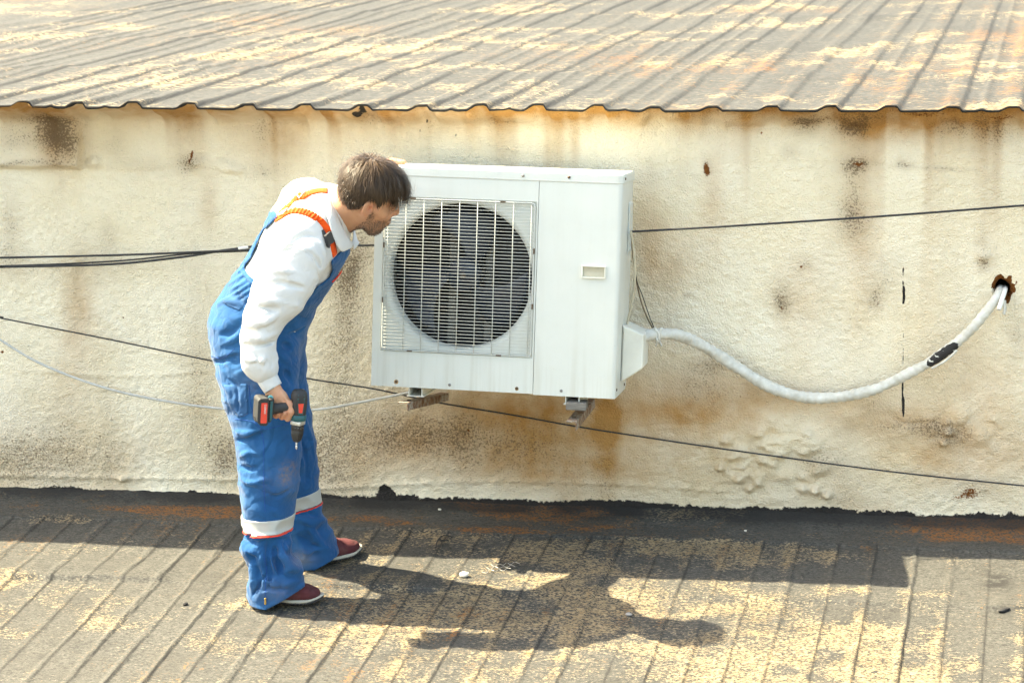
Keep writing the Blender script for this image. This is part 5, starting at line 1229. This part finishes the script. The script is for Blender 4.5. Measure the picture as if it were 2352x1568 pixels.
def strands():
    rg = np.random.default_rng(3); V = []; F = []; TN = []
    idx = rg.choice(len(Vq), 9000); crown = hp(-.055, .012, .105); grav = np.array([0, 0, -1.0])
    lq = (Vq-HO) @ HM/HS
    for i in idx:
        p = Vq[i]; l = lq[i]; near, nrm, _, _ = bvh_cap.find_nearest(Vector(p)); nrm = np.array(nrm)
        if nrm @ (p-HO) < 0: continue
        front = sst(.045, .085, l[2-2]); top = sst(.03, .07, l[2])
        L = (0.026+0.022*rg.random())*(1+0.7*top+0.4*front); n = 7
        if l[2] < 0.02: L *= 0.55
        clump = vn3(np.array([p[0]*38]), np.array([p[1]*38]), np.array([p[2]*38]), 411)[0]-0.5; cl2 = vn3(np.array([p[0]*38+9]), np.array([p[1]*38]), np.array([p[2]*38]), 412)[0]-0.5
        d = p-crown; pts = [p-nrm*.003]; q = p.copy(); lift = (0.003+0.006*rg.random()*(1+top))*(2.4 if rg.random() < 0.06 else 1.0)
        for k in range(n):
            nn = unit(q-hp(-.01, 0, .0)); t = unit(d-nn*(d @ nn))
            t = unit(t+1.1*(HM[:, 0]*clump+HM[:, 1]*cl2)+grav*0.25*(1+1.2*front)+0.06*rg.normal(size=3))
            t = unit(t-nn*(t @ nn)*(0.85-0.45*front))
            q = q+t*L/n; d = q-crown; lk = (q-HO) @ HM/HS
            if lk[0] < .05 and hkeep(lk) > .004: break
            pts.append(q+nn*lift*math.sin(pi*(k+1)/n*0.75))
        w = 0.0007+0.0005*rg.random(); k0 = len(V); C = np.array(pts); n = len(C)-1
        if n < 3: continue
        tn = float(np.clip(rg.random()*0.7+0.5*clump+0.25*top, 0, 1))  # strands lighter on top: the sunlit crown is put into the tone
        for k, c in enumerate(C):
            nn = unit(c-HO); tt = unit(C[min(k+1, n)]-C[max(k-1, 0)]); sd = np.cross(tt, nn); sd /= np.linalg.norm(sd)+1e-9
            ww = w*(1-0.75*k/n); V += [c-sd*ww, c+sd*ww]; TN += [tn, tn]
        for k in range(n): F.append((k0+2*k, k0+2*k+1, k0+2*k+3, k0+2*k+2))
    # fringe hanging off the forehead
    for i in range(170):
        y0 = rg.uniform(-.055, .05); base = np.array([.070+.016*rg.random()-0.35*abs(y0)*0.3, y0, .070-.02*rg.random()]); p = hp(*base); L = 0.024+0.030*rg.random(); n = 8
        v = unit(HM[:, 0]*0.95+HM[:, 2]*0.05+0.25*(rg.random()-.5)*HM[:, 1]); q = p.copy(); pts = [p]
        cl = vn2(np.array([y0*160]), np.array([3.0]), 415)[0]-0.5
        for k in range(n):
            v = unit(v+grav*(0.16+0.12*k/n)+0.05*rg.normal(size=3)+0.10*cl*HM[:, 1]); q = q+v*L/n; pts.append(q.copy())
        w = 0.0006+0.0004*rg.random(); k0 = len(V); C = np.array(pts)
        for k, c in enumerate(C):
            tt = unit(C[min(k+1, n)]-C[max(k-1, 0)]); sd = np.cross(tt, FWD); sd /= np.linalg.norm(sd)+1e-9; ww = w*(1-0.8*k/n); V += [c-sd*ww, c+sd*ww]; TN += [0.25, 0.25]
        for k in range(n): F.append((k0+2*k, k0+2*k+1, k0+2*k+3, k0+2*k+2))
    me = mesh_np('hair_strands', V, F); attr(me, 'tone', TN); return me
tag(link('hair_strands', strands(), M_HAIR, hair), kind='stuff')
def beard_mesh():
    rg = np.random.default_rng(9); V = []; F = []; sel = np.where(beard > 0.2)[0]; grav = np.array([0, 0, -1.0])
    bv = BVHTree.FromPolygons([tuple(v) for v in Vh], [tuple(int(i) for i in f) for f in Qh])
    for i in rg.choice(sel, 2600, p=beard[sel]/beard[sel].sum()):
        p = Vh[i]; _, nrm, _, _ = bv.find_nearest(Vector(p)); nrm = np.array(nrm); l = loc[i]
        L = (0.0035+0.004*rg.random())*(1+1.2*sst(-.105, -.13, l[2])*sst(.03, .06, l[0])); d = unit(nrm*0.75+0.5*(-HM[:, 2])+grav*0.35+0.35*rg.normal(size=3))
        sd = unit(np.cross(d, FWD))*0.00055; k0 = len(V); V += [p-sd, p+sd, p+d*L*.6+grav*.001-sd*.6, p+d*L*.6+grav*.001+sd*.6, p+d*L+grav*.002]
        F += [(k0, k0+1, k0+3, k0+2), (k0+2, k0+3, k0+4, k0+4)]
    F4 = [f for f in F if f[2] != f[3]]
    return mesh_np('beard', V, F4)
tag(kid('beard', beard_mesh(), simple('beard_hair', (0.13, 0.075, 0.042), 0.6, var=0.3, vscale=90)), kind='stuff')

# ------------------------------------------------------------------ things worn over the cloth
def bvh_of(V, Q): return BVHTree.FromPolygons([tuple(v) for v in V], [tuple(int(i) for i in f) for f in Q])
BS, BO = bvh_of(Vs, Qs), bvh_of(Vo, Qo)
def cast(bv, x, y):
    d = ray(x, y); h = bv.ray_cast(Vector(CAM), Vector(unit(d)))
    return (np.array(h[0]), np.array(h[1])) if h[0] is not None else (None, None)
def ribbon(name, bv, pts, width, thick, mat, parent, n=40, wave=None, off=0.0012, nrm_smooth=6):
    C = crom([(x, y, 0) for x, y in pts], n); A = []; NN = []
    for c in C:
        p, nr = cast(bv, c[0], c[1])
        if p is None: continue
        A.append(p); NN.append(nr if nr @ FWD < 0 else -nr)
    A = np.array(A); NN = np.array(NN); n = len(A)
    for _ in range(nrm_smooth):
        NN[1:-1] = (NN[:-2]+NN[1:-1]*2+NN[2:])/4; A[1:-1] = (A[:-2]+A[1:-1]*2+A[2:])/4
    NN /= np.linalg.norm(NN, axis=1)[:, None]; T = np.gradient(A, axis=0); T /= np.linalg.norm(T, axis=1)[:, None]
    m = 7; V = []
    Wd = np.broadcast_to(np.asarray(width if not callable(width) else [width(i/(n-1)) for i in range(n)], float), (n,))
    for i in range(n):
        S_ = np.cross(T[i], NN[i]); S_ /= np.linalg.norm(S_)
        row = []
        for j in range(m):
            v = (j/(m-1)*2-1); edge = Wd[i]/2*v; lift = off+thick*(1-0.25*v*v)+(wave(i/(n-1), v) if wave else 0)
            row.append(A[i]+S_*edge+NN[i]*(lift-0.10*abs(edge)))
        low = [A[i]+S_*Wd[i]/2*1.0-NN[i]*.004, A[i]-S_*Wd[i]/2*1.0-NN[i]*.004]
        V.append(row+low)
    m2 = m+2; V = np.array(V).reshape(-1, 3); F = []
    for i in range(n-1):
        for j in range(m2):
            k = (j+1) % m2; F.append((i*m2+j, i*m2+k, (i+1)*m2+k, (i+1)*m2+j))
    return kid(name, mesh_np(name, V, F), mat, parent)
gath = lambda a, b, f_: (lambda u, v: (0.0022*math.sin(u*f_+1.2*math.sin(u*17)+0.7*v)+0.0015*math.sin(u*f_*1.7+3*v))*(1 if a < u < b else 0.1))
st1 = ribbon('shoulder_strap', BS, [(636, 503), (648, 497), (662, 488), (680, 484), (705, 489), (725, 500), (742, 515), (755, 535), (763, 558), (769, 585)], 0.027, 0.004, M_ORANGE, overalls, 110, gath(.10, .56, 150))
st2 = ribbon('shoulder_strap', BS, [(634, 502), (642, 494), (655, 480), (668, 468), (682, 458), (697, 449), (715, 442), (735, 438), (752, 438)], 0.034, 0.004, M_ORANGE, overalls, 100, gath(.05, .72, 130))
# buckles
def plate(name, bv, poly, lift, thick, mat, parent):
    p0, n0 = cast(bv, *np.mean(np.array(poly), 0)); 
    if n0 @ FWD > 0: n0 = -n0
    V = []
    for x, y in poly:
        d = ray(x, y); t = ((p0+n0*lift-CAM) @ n0)/(d @ n0); V.append(CAM+d*t)
    V = np.array(V); n = len(V); bm = bmesh.new(); a = [bm.verts.new(v) for v in V]; b = [bm.verts.new(v-n0*thick) for v in V]
    bm.faces.new(a); bm.faces.new(b[::-1])
    for i in range(n): bm.faces.new((a[i], b[i], b[(i+1) % n], a[(i+1) % n]))
    bmesh.ops.bevel(bm, geom=[e for e in bm.edges], offset=0.0012, segments=2, affect='EDGES')
    return kid(name, bm_mesh(name, bm), mat, parent)
z7 = lambda L: [(447.9+x*.21966, 401.9+y*.21966) for x, y in L]
plate('clip_buckle', BS, z7([(1366, 640), (1425, 585), (1470, 690), (1400, 745), (1385, 700)]), 0.013, 0.012, M_BUCKLE, overalls)
plate('buckle_prong', BS, z7([(1336, 570), (1352, 568), (1378, 625), (1372, 660), (1350, 640)]), 0.013, 0.010, M_BUCKLE, overalls)
plate('buckle_prong', BS, z7([(1385, 690), (1402, 690), (1418, 735), (1410, 768), (1392, 745)]), 0.013, 0.010, M_BUCKLE, overalls)
def loop_wire(name, bv, pts, r, mat, lift=0.010):
    A = []
    for x, y in pts:
        p, nr = cast(bv, x, y); nr = nr if nr @ FWD < 0 else -nr; A.append(p+nr*lift)
    A.append(A[0]); return kid(name, tube_mesh(name, np.array(A), r, 6, False), mat, overalls)
loop_wire('strap_slider', BS, z7([(1072, 192), (1125, 160), (1155, 205), (1105, 243)]), 0.0020, M_METAL)
loop_wire('strap_slider', BS, z7([(886, 440), (940, 395), (985, 368), (975, 380), (930, 425)]), 0.0016, M_METAL)
# reflective bands on the legs
def leg_band(name, F_, x_lo, x_hi, yl, yr, dy, off, mat, parent, nearleg):
    """band of tape sewn round a leg: a shell of the trouser leg between two lines"""
    lo = np.minimum(P(x_lo-30, yl+60, -1.1), P(x_lo-30, yl+60, -.45)); hi = np.maximum(P(x_hi+30, yl-60, -1.1), P(x_hi+30, yl-60, -.45))
    lo[1], hi[1] = (-1.12, -.80) if nearleg else (-.79, -.50)
    G = Field(lo, hi, 0.003); X_ = np.stack(np.broadcast_arrays(*G.full()), -1); v = F_.sample(X_)
    ax_ = P(x_lo, yl, -.95 if nearleg else -.62); bx_ = P(x_hi, yr, -.95 if nearleg else -.62)
    zc = ax_[2]+(X_[..., 0]-ax_[0])/(bx_[0]-ax_[0])*(bx_[2]-ax_[2]); h_ = dy*K
    slab = np.maximum(X_[..., 2]-zc, zc-h_-X_[..., 2])
    split = 0 
    G.v = np.maximum(np.maximum(v-off, -(v+0.004)), slab).astype(np.float32)
    V, Q = G.mesh(name); return kid(name, mesh_np(name, V, Q), mat, parent)
b1 = leg_band('reflective_band', FO, 558, 672, 1179.5, 1180, 33, 0.0042, M_BAND, overalls, True); b2 = leg_band('reflective_band', FO, 676, 733, 1132, 1122, 34, 0.0042, M_BAND, overalls, False)
leg_band('red_trim', FO, 558, 672, 1211.5, 1212, 3.6, 0.0056, M_RED, b1, True); leg_band('red_trim', FO, 676, 733, 1165, 1155, 3.6, 0.0056, M_RED, b2, False)
# pockets and seams
def patch(name, poly, parent=overalls, lift=0.004, n=26):
    P_ = np.array(poly, float); lo = P_.min(0); hi = P_.max(0); gx_, gy_ = np.meshgrid(np.linspace(lo[0], hi[0], n), np.linspace(lo[1], hi[1], n), indexing='ij')
    d = polyd(gx_, gy_, poly); idx = -np.ones(gx_.shape, int); V = []
    for i in range(n):
        for j in range(n):
            if d[i, j] <= 1.2:
                p, nr = cast(BO, gx_[i, j], gy_[i, j])
                if p is None: continue
                nr = nr if nr @ FWD < 0 else -nr; idx[i, j] = len(V); V.append(p+nr*(lift if d[i, j] < -0.8 else -0.001))
    F = [(idx[i, j], idx[i+1, j], idx[i+1, j+1], idx[i, j+1]) for i in range(n-1) for j in range(n-1) if min(idx[i, j], idx[i+1, j], idx[i+1, j+1], idx[i, j+1]) >= 0]
    me = mesh_np(name, V, F); attr(me, 'dirt', np.zeros(len(V))); attr(me, 'fade', np.full(len(V), .12)); return kid(name, me, M_BLUE, parent)
z2q = lambda L: [(700*.5742+x*.4579, 1250*.5742+y*.4579) for x, y in L]      # second enlargement of the photograph
patch('side_pocket', [(515, 884), (568, 880), (571, 950), (556, 958), (543, 955), (522, 920)])
patch('hip_pocket', z7([(272, 1300), (470, 1190), (560, 1300), (470, 1420), (340, 1370)]), lift=0.003)
patch('bib_pocket', z7([(1010, 1450), (1230, 1290), (1290, 1330), (1180, 1500)]), lift=0.003, n=18)
def seam(name, pts, r=0.0011, mat=None, bv=None, n=40, parent=overalls, lift=0.0004):
    C = crom([(x, y, 0) for x, y in pts], n); A = []
    for c in C:
        p, nr = cast(bv or BO, c[0], c[1])
        if p is not None and (not A or np.linalg.norm(p-A[-1]) < 0.05): A.append(p+(nr if nr @ FWD < 0 else -nr)*lift)
    if len(A) > 3: return kid(name, tube_mesh(name, np.array(A), r, 5), mat or M_BLUE_D, parent)
M_BLUE_D = fabric('blue_seam_thread', (0.006, 0.055, 0.24), (0.008, 0.07, 0.28))
for pts in ([(597, 985), (605, 1010), (606, 1060), (606, 1110), (609, 1175)], [(538, 962), (580, 968), (602, 985), (640, 978), (680, 966)], [(572, 884), (576, 930), (588, 975)], [(606, 1275), (612, 1310), (610, 1340), (610, 1372)], [(480, 815), (510, 822), (540, 800)], [(575, 672), (560, 700), (545, 690)]):
    seam('seam', pts)
for pts in ([(516, 888), (540, 885), (568, 884)], [(545, 953), (556, 956), (570, 949)]): seam('pocket_stitching', pts, 0.0010, M_STITCH, n=20)
seam('shirt_seam', [(655, 572), (690, 573), (715, 590), (727, 615), (735, 642)], 0.0011, simple('white_thread', (0.62, 0.60, 0.55), 0.8), BS, parent=shirt)
cfc = crom([P(603, 838, -1.10), P(611, 862, -1.10), P(621, 882, -1.102), P(627, 892, -1.103)], 18)
cf = kid('cuff', tube_mesh('cuff', cfc, np.linspace(0.0375, 0.0315, 18), 28, False, lambda u, a, rr: rr*(1+0.10*np.cos(2*a)+0.03*np.sin(3*a+u*2))), M_SHIRT, shirt)
md = cf.modifiers.new('thickness', 'SOLIDIFY'); md.thickness = 0.0028
# zip pull at the hem
zp, zn = cast(BO, 610, 1374)
if zp is not None:
    zt = kid('zip_pull', box_mesh('zip_pull', (-.0032, -.002, -.020), (.0032, .002, .004), .001, 1), M_BRASS, overalls); zt.location = Vector(zp+np.array([0, -.005, 0]))
# red trim under the bib edge
zb = [P(*p) for p in ((785, 622, -.83), (775, 636, -.84), (763, 648, -.86))]
kid('bib_trim', tube_mesh('bib_trim', crom(zb, 10), 0.0032, 6), M_RED, overalls)
# waistband edge
ribbon('waistband', BO, [(556, 618), (568, 636), (588, 652), (612, 664)], 0.016, 0.003, M_BLUE, overalls, 24)
for nm in ('waistband',):
    mm = bpy.data.objects[nm].data; attr(mm, 'dirt', np.zeros(len(mm.vertices))); attr(mm, 'fade', np.zeros(len(mm.vertices)))

# collar
IN_ = [(786, 437, -.74), (770, 436, -.80), (760, 447, -.87), (766, 470, -.905), (777, 497, -.92), (790, 526, -.915), (802, 550, -.895), (808, 556, -.86)]
OUT_ = [(770, 446, -.715), (754, 447, -.80), (744, 464, -.90), (749, 490, -.955), (757, 515, -.975), (766, 545, -.975), (783, 577, -.945), (806, 566, -.88)]
def collar(I, O):
    a = crom([P(*p) for p in I], 40); b = crom([P(*p) for p in O], 40); V = []
    for i in range(40):
        out = unit((b[i]-P(775, 480, -.80)))
        for j in range(8):
            u = j/7; V.append(a[i]*(1-u)+b[i]*u+out*0.012*math.sin(pi*u)+np.array([0, 0, .006*math.sin(pi*min(1, u*1.6))]))
    return mesh_np('collar', V, grid_faces(40, 8))
c_ = kid('collar', collar(IN_, OUT_), M_SHIRT, shirt); md = c_.modifiers.new('thickness', 'SOLIDIFY'); md.thickness = 0.003; md.offset = 0
INF = [(786, 437, -.74), (800, 450, -.70), (806, 490, -.70), (812, 530, -.74), (810, 552, -.80), (808, 556, -.86)]
OUTF = [(770, 446, -.715), (786, 470, -.64), (800, 510, -.63), (818, 548, -.70), (824, 556, -.76), (812, 572, -.85)]
c2_ = kid('collar', collar(INF, OUTF), M_SHIRT, shirt); md = c2_.modifiers.new('thickness', 'SOLIDIFY'); md.thickness = 0.003; md.offset = 0
# inner neck band
nbm = [(a, b, c) for a, b, c in IN_]; 
def neckband():
    top = crom([P(*p) for p in IN_], 30); ctr = P(778, 490, -.82); V = []
    for p in top:
        for j in range(4): V.append(p+(ctr-p)*0.05*j+np.array([-.006, 0, -.014])*j)
    return mesh_np('neck_band', V, grid_faces(30, 4))
kid('neck_band', neckband(), M_SHIRT, shirt)

# ------------------------------------------------------------------ shoes
def shoe(heel_q, toe_q, lift=0.0):
    h0 = DK(*heel_q); t0 = DK(*toe_q); d = t0-h0; L = 0.262; d[2] = 0; d = unit(d)
    sl = SLOPE*d[1]; fw = unit(np.array([d[0], d[1], sl])); lt = unit(np.cross([0, 0, 1.0], fw)); upv = np.cross(fw, lt); M3 = np.stack([fw, lt, upv], 1)
    base = np.array([t0[0]-d[0]*L, t0[1]-d[1]*L, 0]); zz = max(deck_z(base[0]+d[0]*k, base[1]+d[1]*k)-sl*k for k in np.linspace(.03, .27, 9)); base[2] = zz+0.002+lift
    o = empty('shoe', base, M3*0.9); o.parent = person
    outline = lambda s: [(0.036, 0.0, 0.033*s), (0.10, 0.004, 0.032*s), (0.17, -0.002, 0.042*s), (0.215, -0.004, 0.044*s), (0.253, -0.002, 0.036*s)]
    def slab(F, z0, z1, s):
        def fn(x, y, z):
            o2 = outline(s); dd = None
            for (ax, ay, ar), (bx, by, br) in zip(o2[:-1], o2[1:]):
                ex, ey = bx-ax, by-ay; t = np.clip(((x-ax)*ex+(y-ay)*ey)/(ex*ex+ey*ey), 0, 1); v = np.sqrt((x-ax-t*ex)**2+(y-ay-t*ey)**2)-(ar+(br-ar)*t); dd = v if dd is None else smin(dd, v, .02)
            toe = 0.020*np.clip((x-0.20)/0.09, 0, 1)**2
            return np.maximum(dd, np.maximum(z0+toe-z, z-z1-toe*0.8-0.008*np.clip((0.06-x)/0.06, 0, 1)))
        F.add((fn, np.array([0, -.06, z0-.01]), np.array([.3, .06, z1+.03])), 0)
    lo, hi = np.array([-.01, -.06, -.012]), np.array([.305, .06, .12])
    F1 = Field(lo, hi, .003); slab(F1, .007, .019, 1.02); V, Q = F1.mesh('m'); link('midsole', mesh_np('midsole', V, Q), M_SOLE, o)
    F2 = Field(lo, hi, .003); slab(F2, 0.0, .0075, 1.02)
    F2.displace(lambda p: 0.0035*(np.sin(p[:, 0]*420) > 0.2)*(p[:, 2] < .006))
    V, Q = F2.mesh('t'); link('outsole', mesh_np('outsole', V, Q), M_TREAD, o)
    F3 = Field(lo, hi, .003); LY = np.array([0, 1.0, 0])
    for a_, b_, wa, wb, da, db in (((.045, 0, .050), (.11, .002, .055), .045, .046, .032, .033), ((.11, .002, .055), (.17, -.002, .040), .046, .036, .034, .040), ((.17, -.002, .040), (.225, -.004, .034), .036, .026, .040, .041), ((.225, -.004, .034), (.252, -.003, .033), .026, .021, .040, .033)):
        F3.add(econe(np.array(a_), np.array(b_), wa, wb, da, db, LY), .03)
    F3.add(rcone(np.array([.055, 0, .07]), np.array([.06, 0, .12]), .036, .034), .02)
    F3.op((lambda x, y, z: (0.014+0.016*np.clip((x-0.20)/0.09, 0, 1)**2)-z+0*x+0*y, lo, hi), .002, 'and')
    F3.displace(lambda p: -0.0022*(np.abs(p[:, 0]-.19-0.6*(p[:, 2]-.05)-.5*np.abs(p[:, 1])) < .03)*(p[:, 2] > .045)-0.0018*((p[:, 0] > .232))*(p[:, 2] < .052)-0.0018*(p[:, 0] < .06))
    V, Q = F3.mesh('u'); link('upper', mesh_np('upper', V, Q), M_SUEDE, o)
    # laces
    for k in range(4):
        xk = .150+.016*k; zk = .079-.0095*k
        link('lace', tube_mesh('lace', crom([(xk, -.026, zk-.010), (xk+.006, -.012, zk+.001), (xk+.008, 0, zk+.004), (xk+.006, .012, zk+.001), (xk, .026, zk-.010)], 12), .0022, 6), M_SUEDE, o)
    return o
s1 = shoe((570, 1386), (746, 1384)); s1['label'] = 'burgundy shoe of the nearer foot'
s2 = shoe((690, 1306), (831, 1268)); s2['label'] = 'burgundy shoe of the farther foot, turned out'

# ================================================================== cordless drill
M_DBODY = simple('drill_grey_rubber', (0.026, 0.026, 0.026), 0.65, var=0.2, vscale=60, bump=0.2, bscale=400)
M_TEAL = simple('drill_teal_plastic', (0.010, 0.085, 0.095), 0.45, var=0.1, vscale=40)
M_LRED = simple('red_label', (0.72, 0.055, 0.03), 0.5, var=0.08, vscale=60)
M_SILVER = simple('silver_ring', (0.62, 0.61, 0.57), 0.35, metal=0.6, var=0.1, vscale=60)
M_CHUCK = simple('chuck_black', (0.022, 0.021, 0.020), 0.5, var=0.2, vscale=60)
M_PRINT = simple('pale_print', (0.6, 0.6, 0.57), 0.6)
a18 = radians(20)
d_dn = unit(Z2(1240, 1340)-Z2(1295, 360)); e2 = -RT*cos(a18)-FWD*sin(a18); e2 = unit(e2-d_dn*(e2 @ d_dn)); e3 = np.cross(d_dn, e2)
if e3 @ FWD > 0: e3 = -e3
DM = np.stack([d_dn, e2, e3], 1)                            # x: towards the bit, y: along the handle, z: towards the viewer
if np.linalg.det(DM) < 0: pass
DO = Z2(1268, 690, .004)
drill = empty('cordless_drill', DO, DM)
tag(drill, 'teal and black cordless drill with red labels held pointing down', 'drill')
zz = 0.000186
def dl(x, y, dy=0.0): return DM.T @ (Z2(x, y, dy)-DO)
def dpart(name, me, mat, parent=drill): return link(name, me, mat, parent)
def lathe_x(name, prof, n=32, cy=0.0, cz=0.0, sq=1.0):
    V = []; F = []
    for i, (x, r) in enumerate(prof):
        for j in range(n):
            a = 2*pi*j/n; c, s = cos(a), sin(a); k = r/((abs(c)**sq+abs(s)**sq)**(1/sq)); V.append((x, cy+k*c, cz+k*s))
    for i in range(len(prof)-1):
        for j in range(n):
            k = (j+1) % n; F.append((i*n+j, i*n+k, (i+1)*n+k, (i+1)*n+j))
    F += [tuple(range(n))[::-1], tuple((len(prof)-1)*n+j for j in range(n))]
    me = bpy.data.meshes.new(name); me.from_pydata(V, [], F)
    for p in me.polygons: p.use_smooth = len(p.vertices) == 4
    me.update(); return me
dpart('motor_housing', lathe_x('motor_housing', [(-.064, .010), (-.062, .018), (-.056, .0235), (-.046, .0265), (-.030, .0275), (.0, .0265), (.022, .025), (.036, .0245)], 40, 0, 0, 2.8), M_DBODY)
dpart('gearbox', lathe_x('gearbox', [(.022, .0245), (.024, .0268), (.040, .0268), (.044, .0255)], 40, 0, 0, 2.6), M_TEAL)
ring = dpart('torque_ring', lathe_x('torque_ring', [(.0445, .0240), (.046, .0262), (.058, .0262), (.060, .0245)], 40), M_SILVER)
ck = dpart('chuck', lathe_x('chuck', [(.0605, .0215), (.062, .0225), (.078, .0222), (.080, .0212), (.0815, .0212), (.083, .0220), (.100, .0205), (.112, .0165), (.120, .0120), (.122, .006)], 40), M_CHUCK)
dpart('drill_bit', lathe_x('drill_bit', [(.121, .0032), (.136, .0032), (.137, .0042), (.139, .0042), (.140, .0030), (.144, .0036), (.149, .0006)], 8), M_SILVER)
link('bit_collar', lathe_x('bit_collar', [(.1305, .0036), (.1325, .0036)], 12), M_TEAL, bpy.data.objects['drill_bit'])
# raised red badge, vents and ribs on the side facing out
def face_poly(name, pts, z0, z1, mat, parent=drill):
    bm = bmesh.new(); a = [bm.verts.new((x, y, z0)) for x, y in pts]; b = [bm.verts.new((x, y, z1)) for x, y in pts]; n = len(pts)
    bm.faces.new(a); bm.faces.new(b[::-1])
    for i in range(n): bm.faces.new((a[i], b[i], b[(i+1) % n], a[(i+1) % n]))
    return link(name, bm_mesh(name, bm), mat, parent)
zt_ = .0245
face_poly('badge_surround', [(-.040, .0125), (-.034, .0), (-.040, -.0125), (.018, -.0085), (.018, .0085)], zt_-.004, zt_+.0022, M_TEAL)
face_poly('red_badge', [(-.020, .0095), (-.020, -.0095), (.013, -.0060), (.013, .0060)], zt_-.002, zt_+.0034, M_LRED)
for k in range(3):
    for s in (-1, 1): face_poly('vent_slot', [(-.035+k*.005, s*.0015), (-.037+k*.005, s*.0085), (-.0345+k*.005, s*.0085), (-.0325+k*.005, s*.0015)], zt_, zt_+.0031, M_DBODY)
for k in (-1, 0, 1):
    dpart('teal_rib', tube_mesh('teal_rib', crom([(-.062, k*.009, .012), (-.056, k*.009, .0195), (-.046, k*.0095, .0245)], 8), .0022, 6), M_TEAL)
dpart('direction_switch', box_mesh('direction_switch', (.008, .024, -.006), (.016, .031, .006), .002, 2), M_LRED)
# handle
hy0, hy1 = .022, .098
def hand_grip():
    V = []; F = []; n = 24; prof = [(.018, .021, .019), (.03, .020, .0175), (.05, .0185, .016), (.07, .018, .016), (.085, .0195, .017), (.096, .023, .020)]
    for y, rx_, rz_ in prof:
        for j in range(n):
            a = 2*pi*j/n; V.append((-.004+rx_*cos(a)+(y-.02)*0.10, y, rz_*sin(a)))
    for i in range(len(prof)-1):
        for j in range(n):
            k = (j+1) % n; F.append((i*n+j, i*n+k, (i+1)*n+k, (i+1)*n+j))
    F += [tuple(range(n))[::-1], tuple((len(prof)-1)*n+j for j in range(n))]
    me = bpy.data.meshes.new('handle'); me.from_pydata(V, [], F)
    for p in me.polygons: p.use_smooth = len(p.vertices) == 4
    me.update(); return me
dpart('handle', hand_grip(), M_DBODY)
foot = face_poly('handle_foot', [(-.036, .094), (-.040, .100), (-.038, .112), (.044, .112), (.046, .106), (.030, .096)], -.029, .029, M_DBODY)
bpy.data.objects['handle_foot'].modifiers.new('b', 'BEVEL').width = .003
face_poly('teal_inlay', [(-.030, .100), (-.030, .108), (.036, .108), (.038, .104), (.026, .100)], .0285, .0302, M_TEAL)
lt_ = dpart('belt_hook', tube_mesh('belt_hook', crom([(-.036, .098, .012), (-.042, .100, .014), (-.044, .106, .012), (-.038, .111, .010)], 12), .0038, 8), simple('pale_teal', (0.10, 0.35, 0.36), 0.4))
bat = dpart('battery', prism_mesh('battery', [(-.038, .113), (-.042, .120), (-.040, .146), (-.032, .152), (.040, .152), (.054, .140), (.056, .120), (.050, .113)], -.033, .033, axis=2, bev=.003), M_DBODY)
face_poly('red_label', [(-.026, .121), (-.026, .138), (-.023, .1405), (.042, .1405), (.045, .138), (.045, .121), (.042, .119), (-.023, .119)], .032, .0342, M_LRED, bat)
for yy in (.124, .128): face_poly('label_print', [(-.020, yy), (-.020, yy+.0014), (.012, yy+.0014), (.012, yy)], .0335, .0345, M_PRINT, bat)
face_poly('release_button', [(.028, .1515), (.028, .1545), (.044, .1525), (.044, .1495)], -.016, .016, M_CHUCK, bat)
for k, ch in enumerate(('6', '4', '2', '1')):                # torque scale printed on the collar
    cu = bpy.data.curves.new('torque_number', 'FONT'); cu.body = ch; cu.size = .0058; cu.extrude = .0002; cu.align_x = 'CENTER'
    to = bpy.data.objects.new('torque_number', cu); COL.objects.link(to)
    dg = bpy.context.evaluated_depsgraph_get(); tme = bpy.data.meshes.new_from_object(to.evaluated_get(dg)); bpy.data.objects.remove(to)
    an = radians(-38+26*k); rr_ = .0224
    tme.transform(Matrix(((0, -1, 0, .069), (0, 0, 0, 0), (0, 0, 0, 0), (0, 0, 0, 1))) if False else Matrix.Identity(4))
    V = [((.066-v.co.y*1.0+.004), rr_*sin(an)*-1+(-v.co.x)*cos(an)*-1*-1, rr_*cos(an)+.0004+abs(v.co.z)) for v in tme.vertices]
    for v, c in zip(tme.vertices, V): v.co = c
    tme.materials.clear(); link('torque_number', tme, M_PRINT, ring)
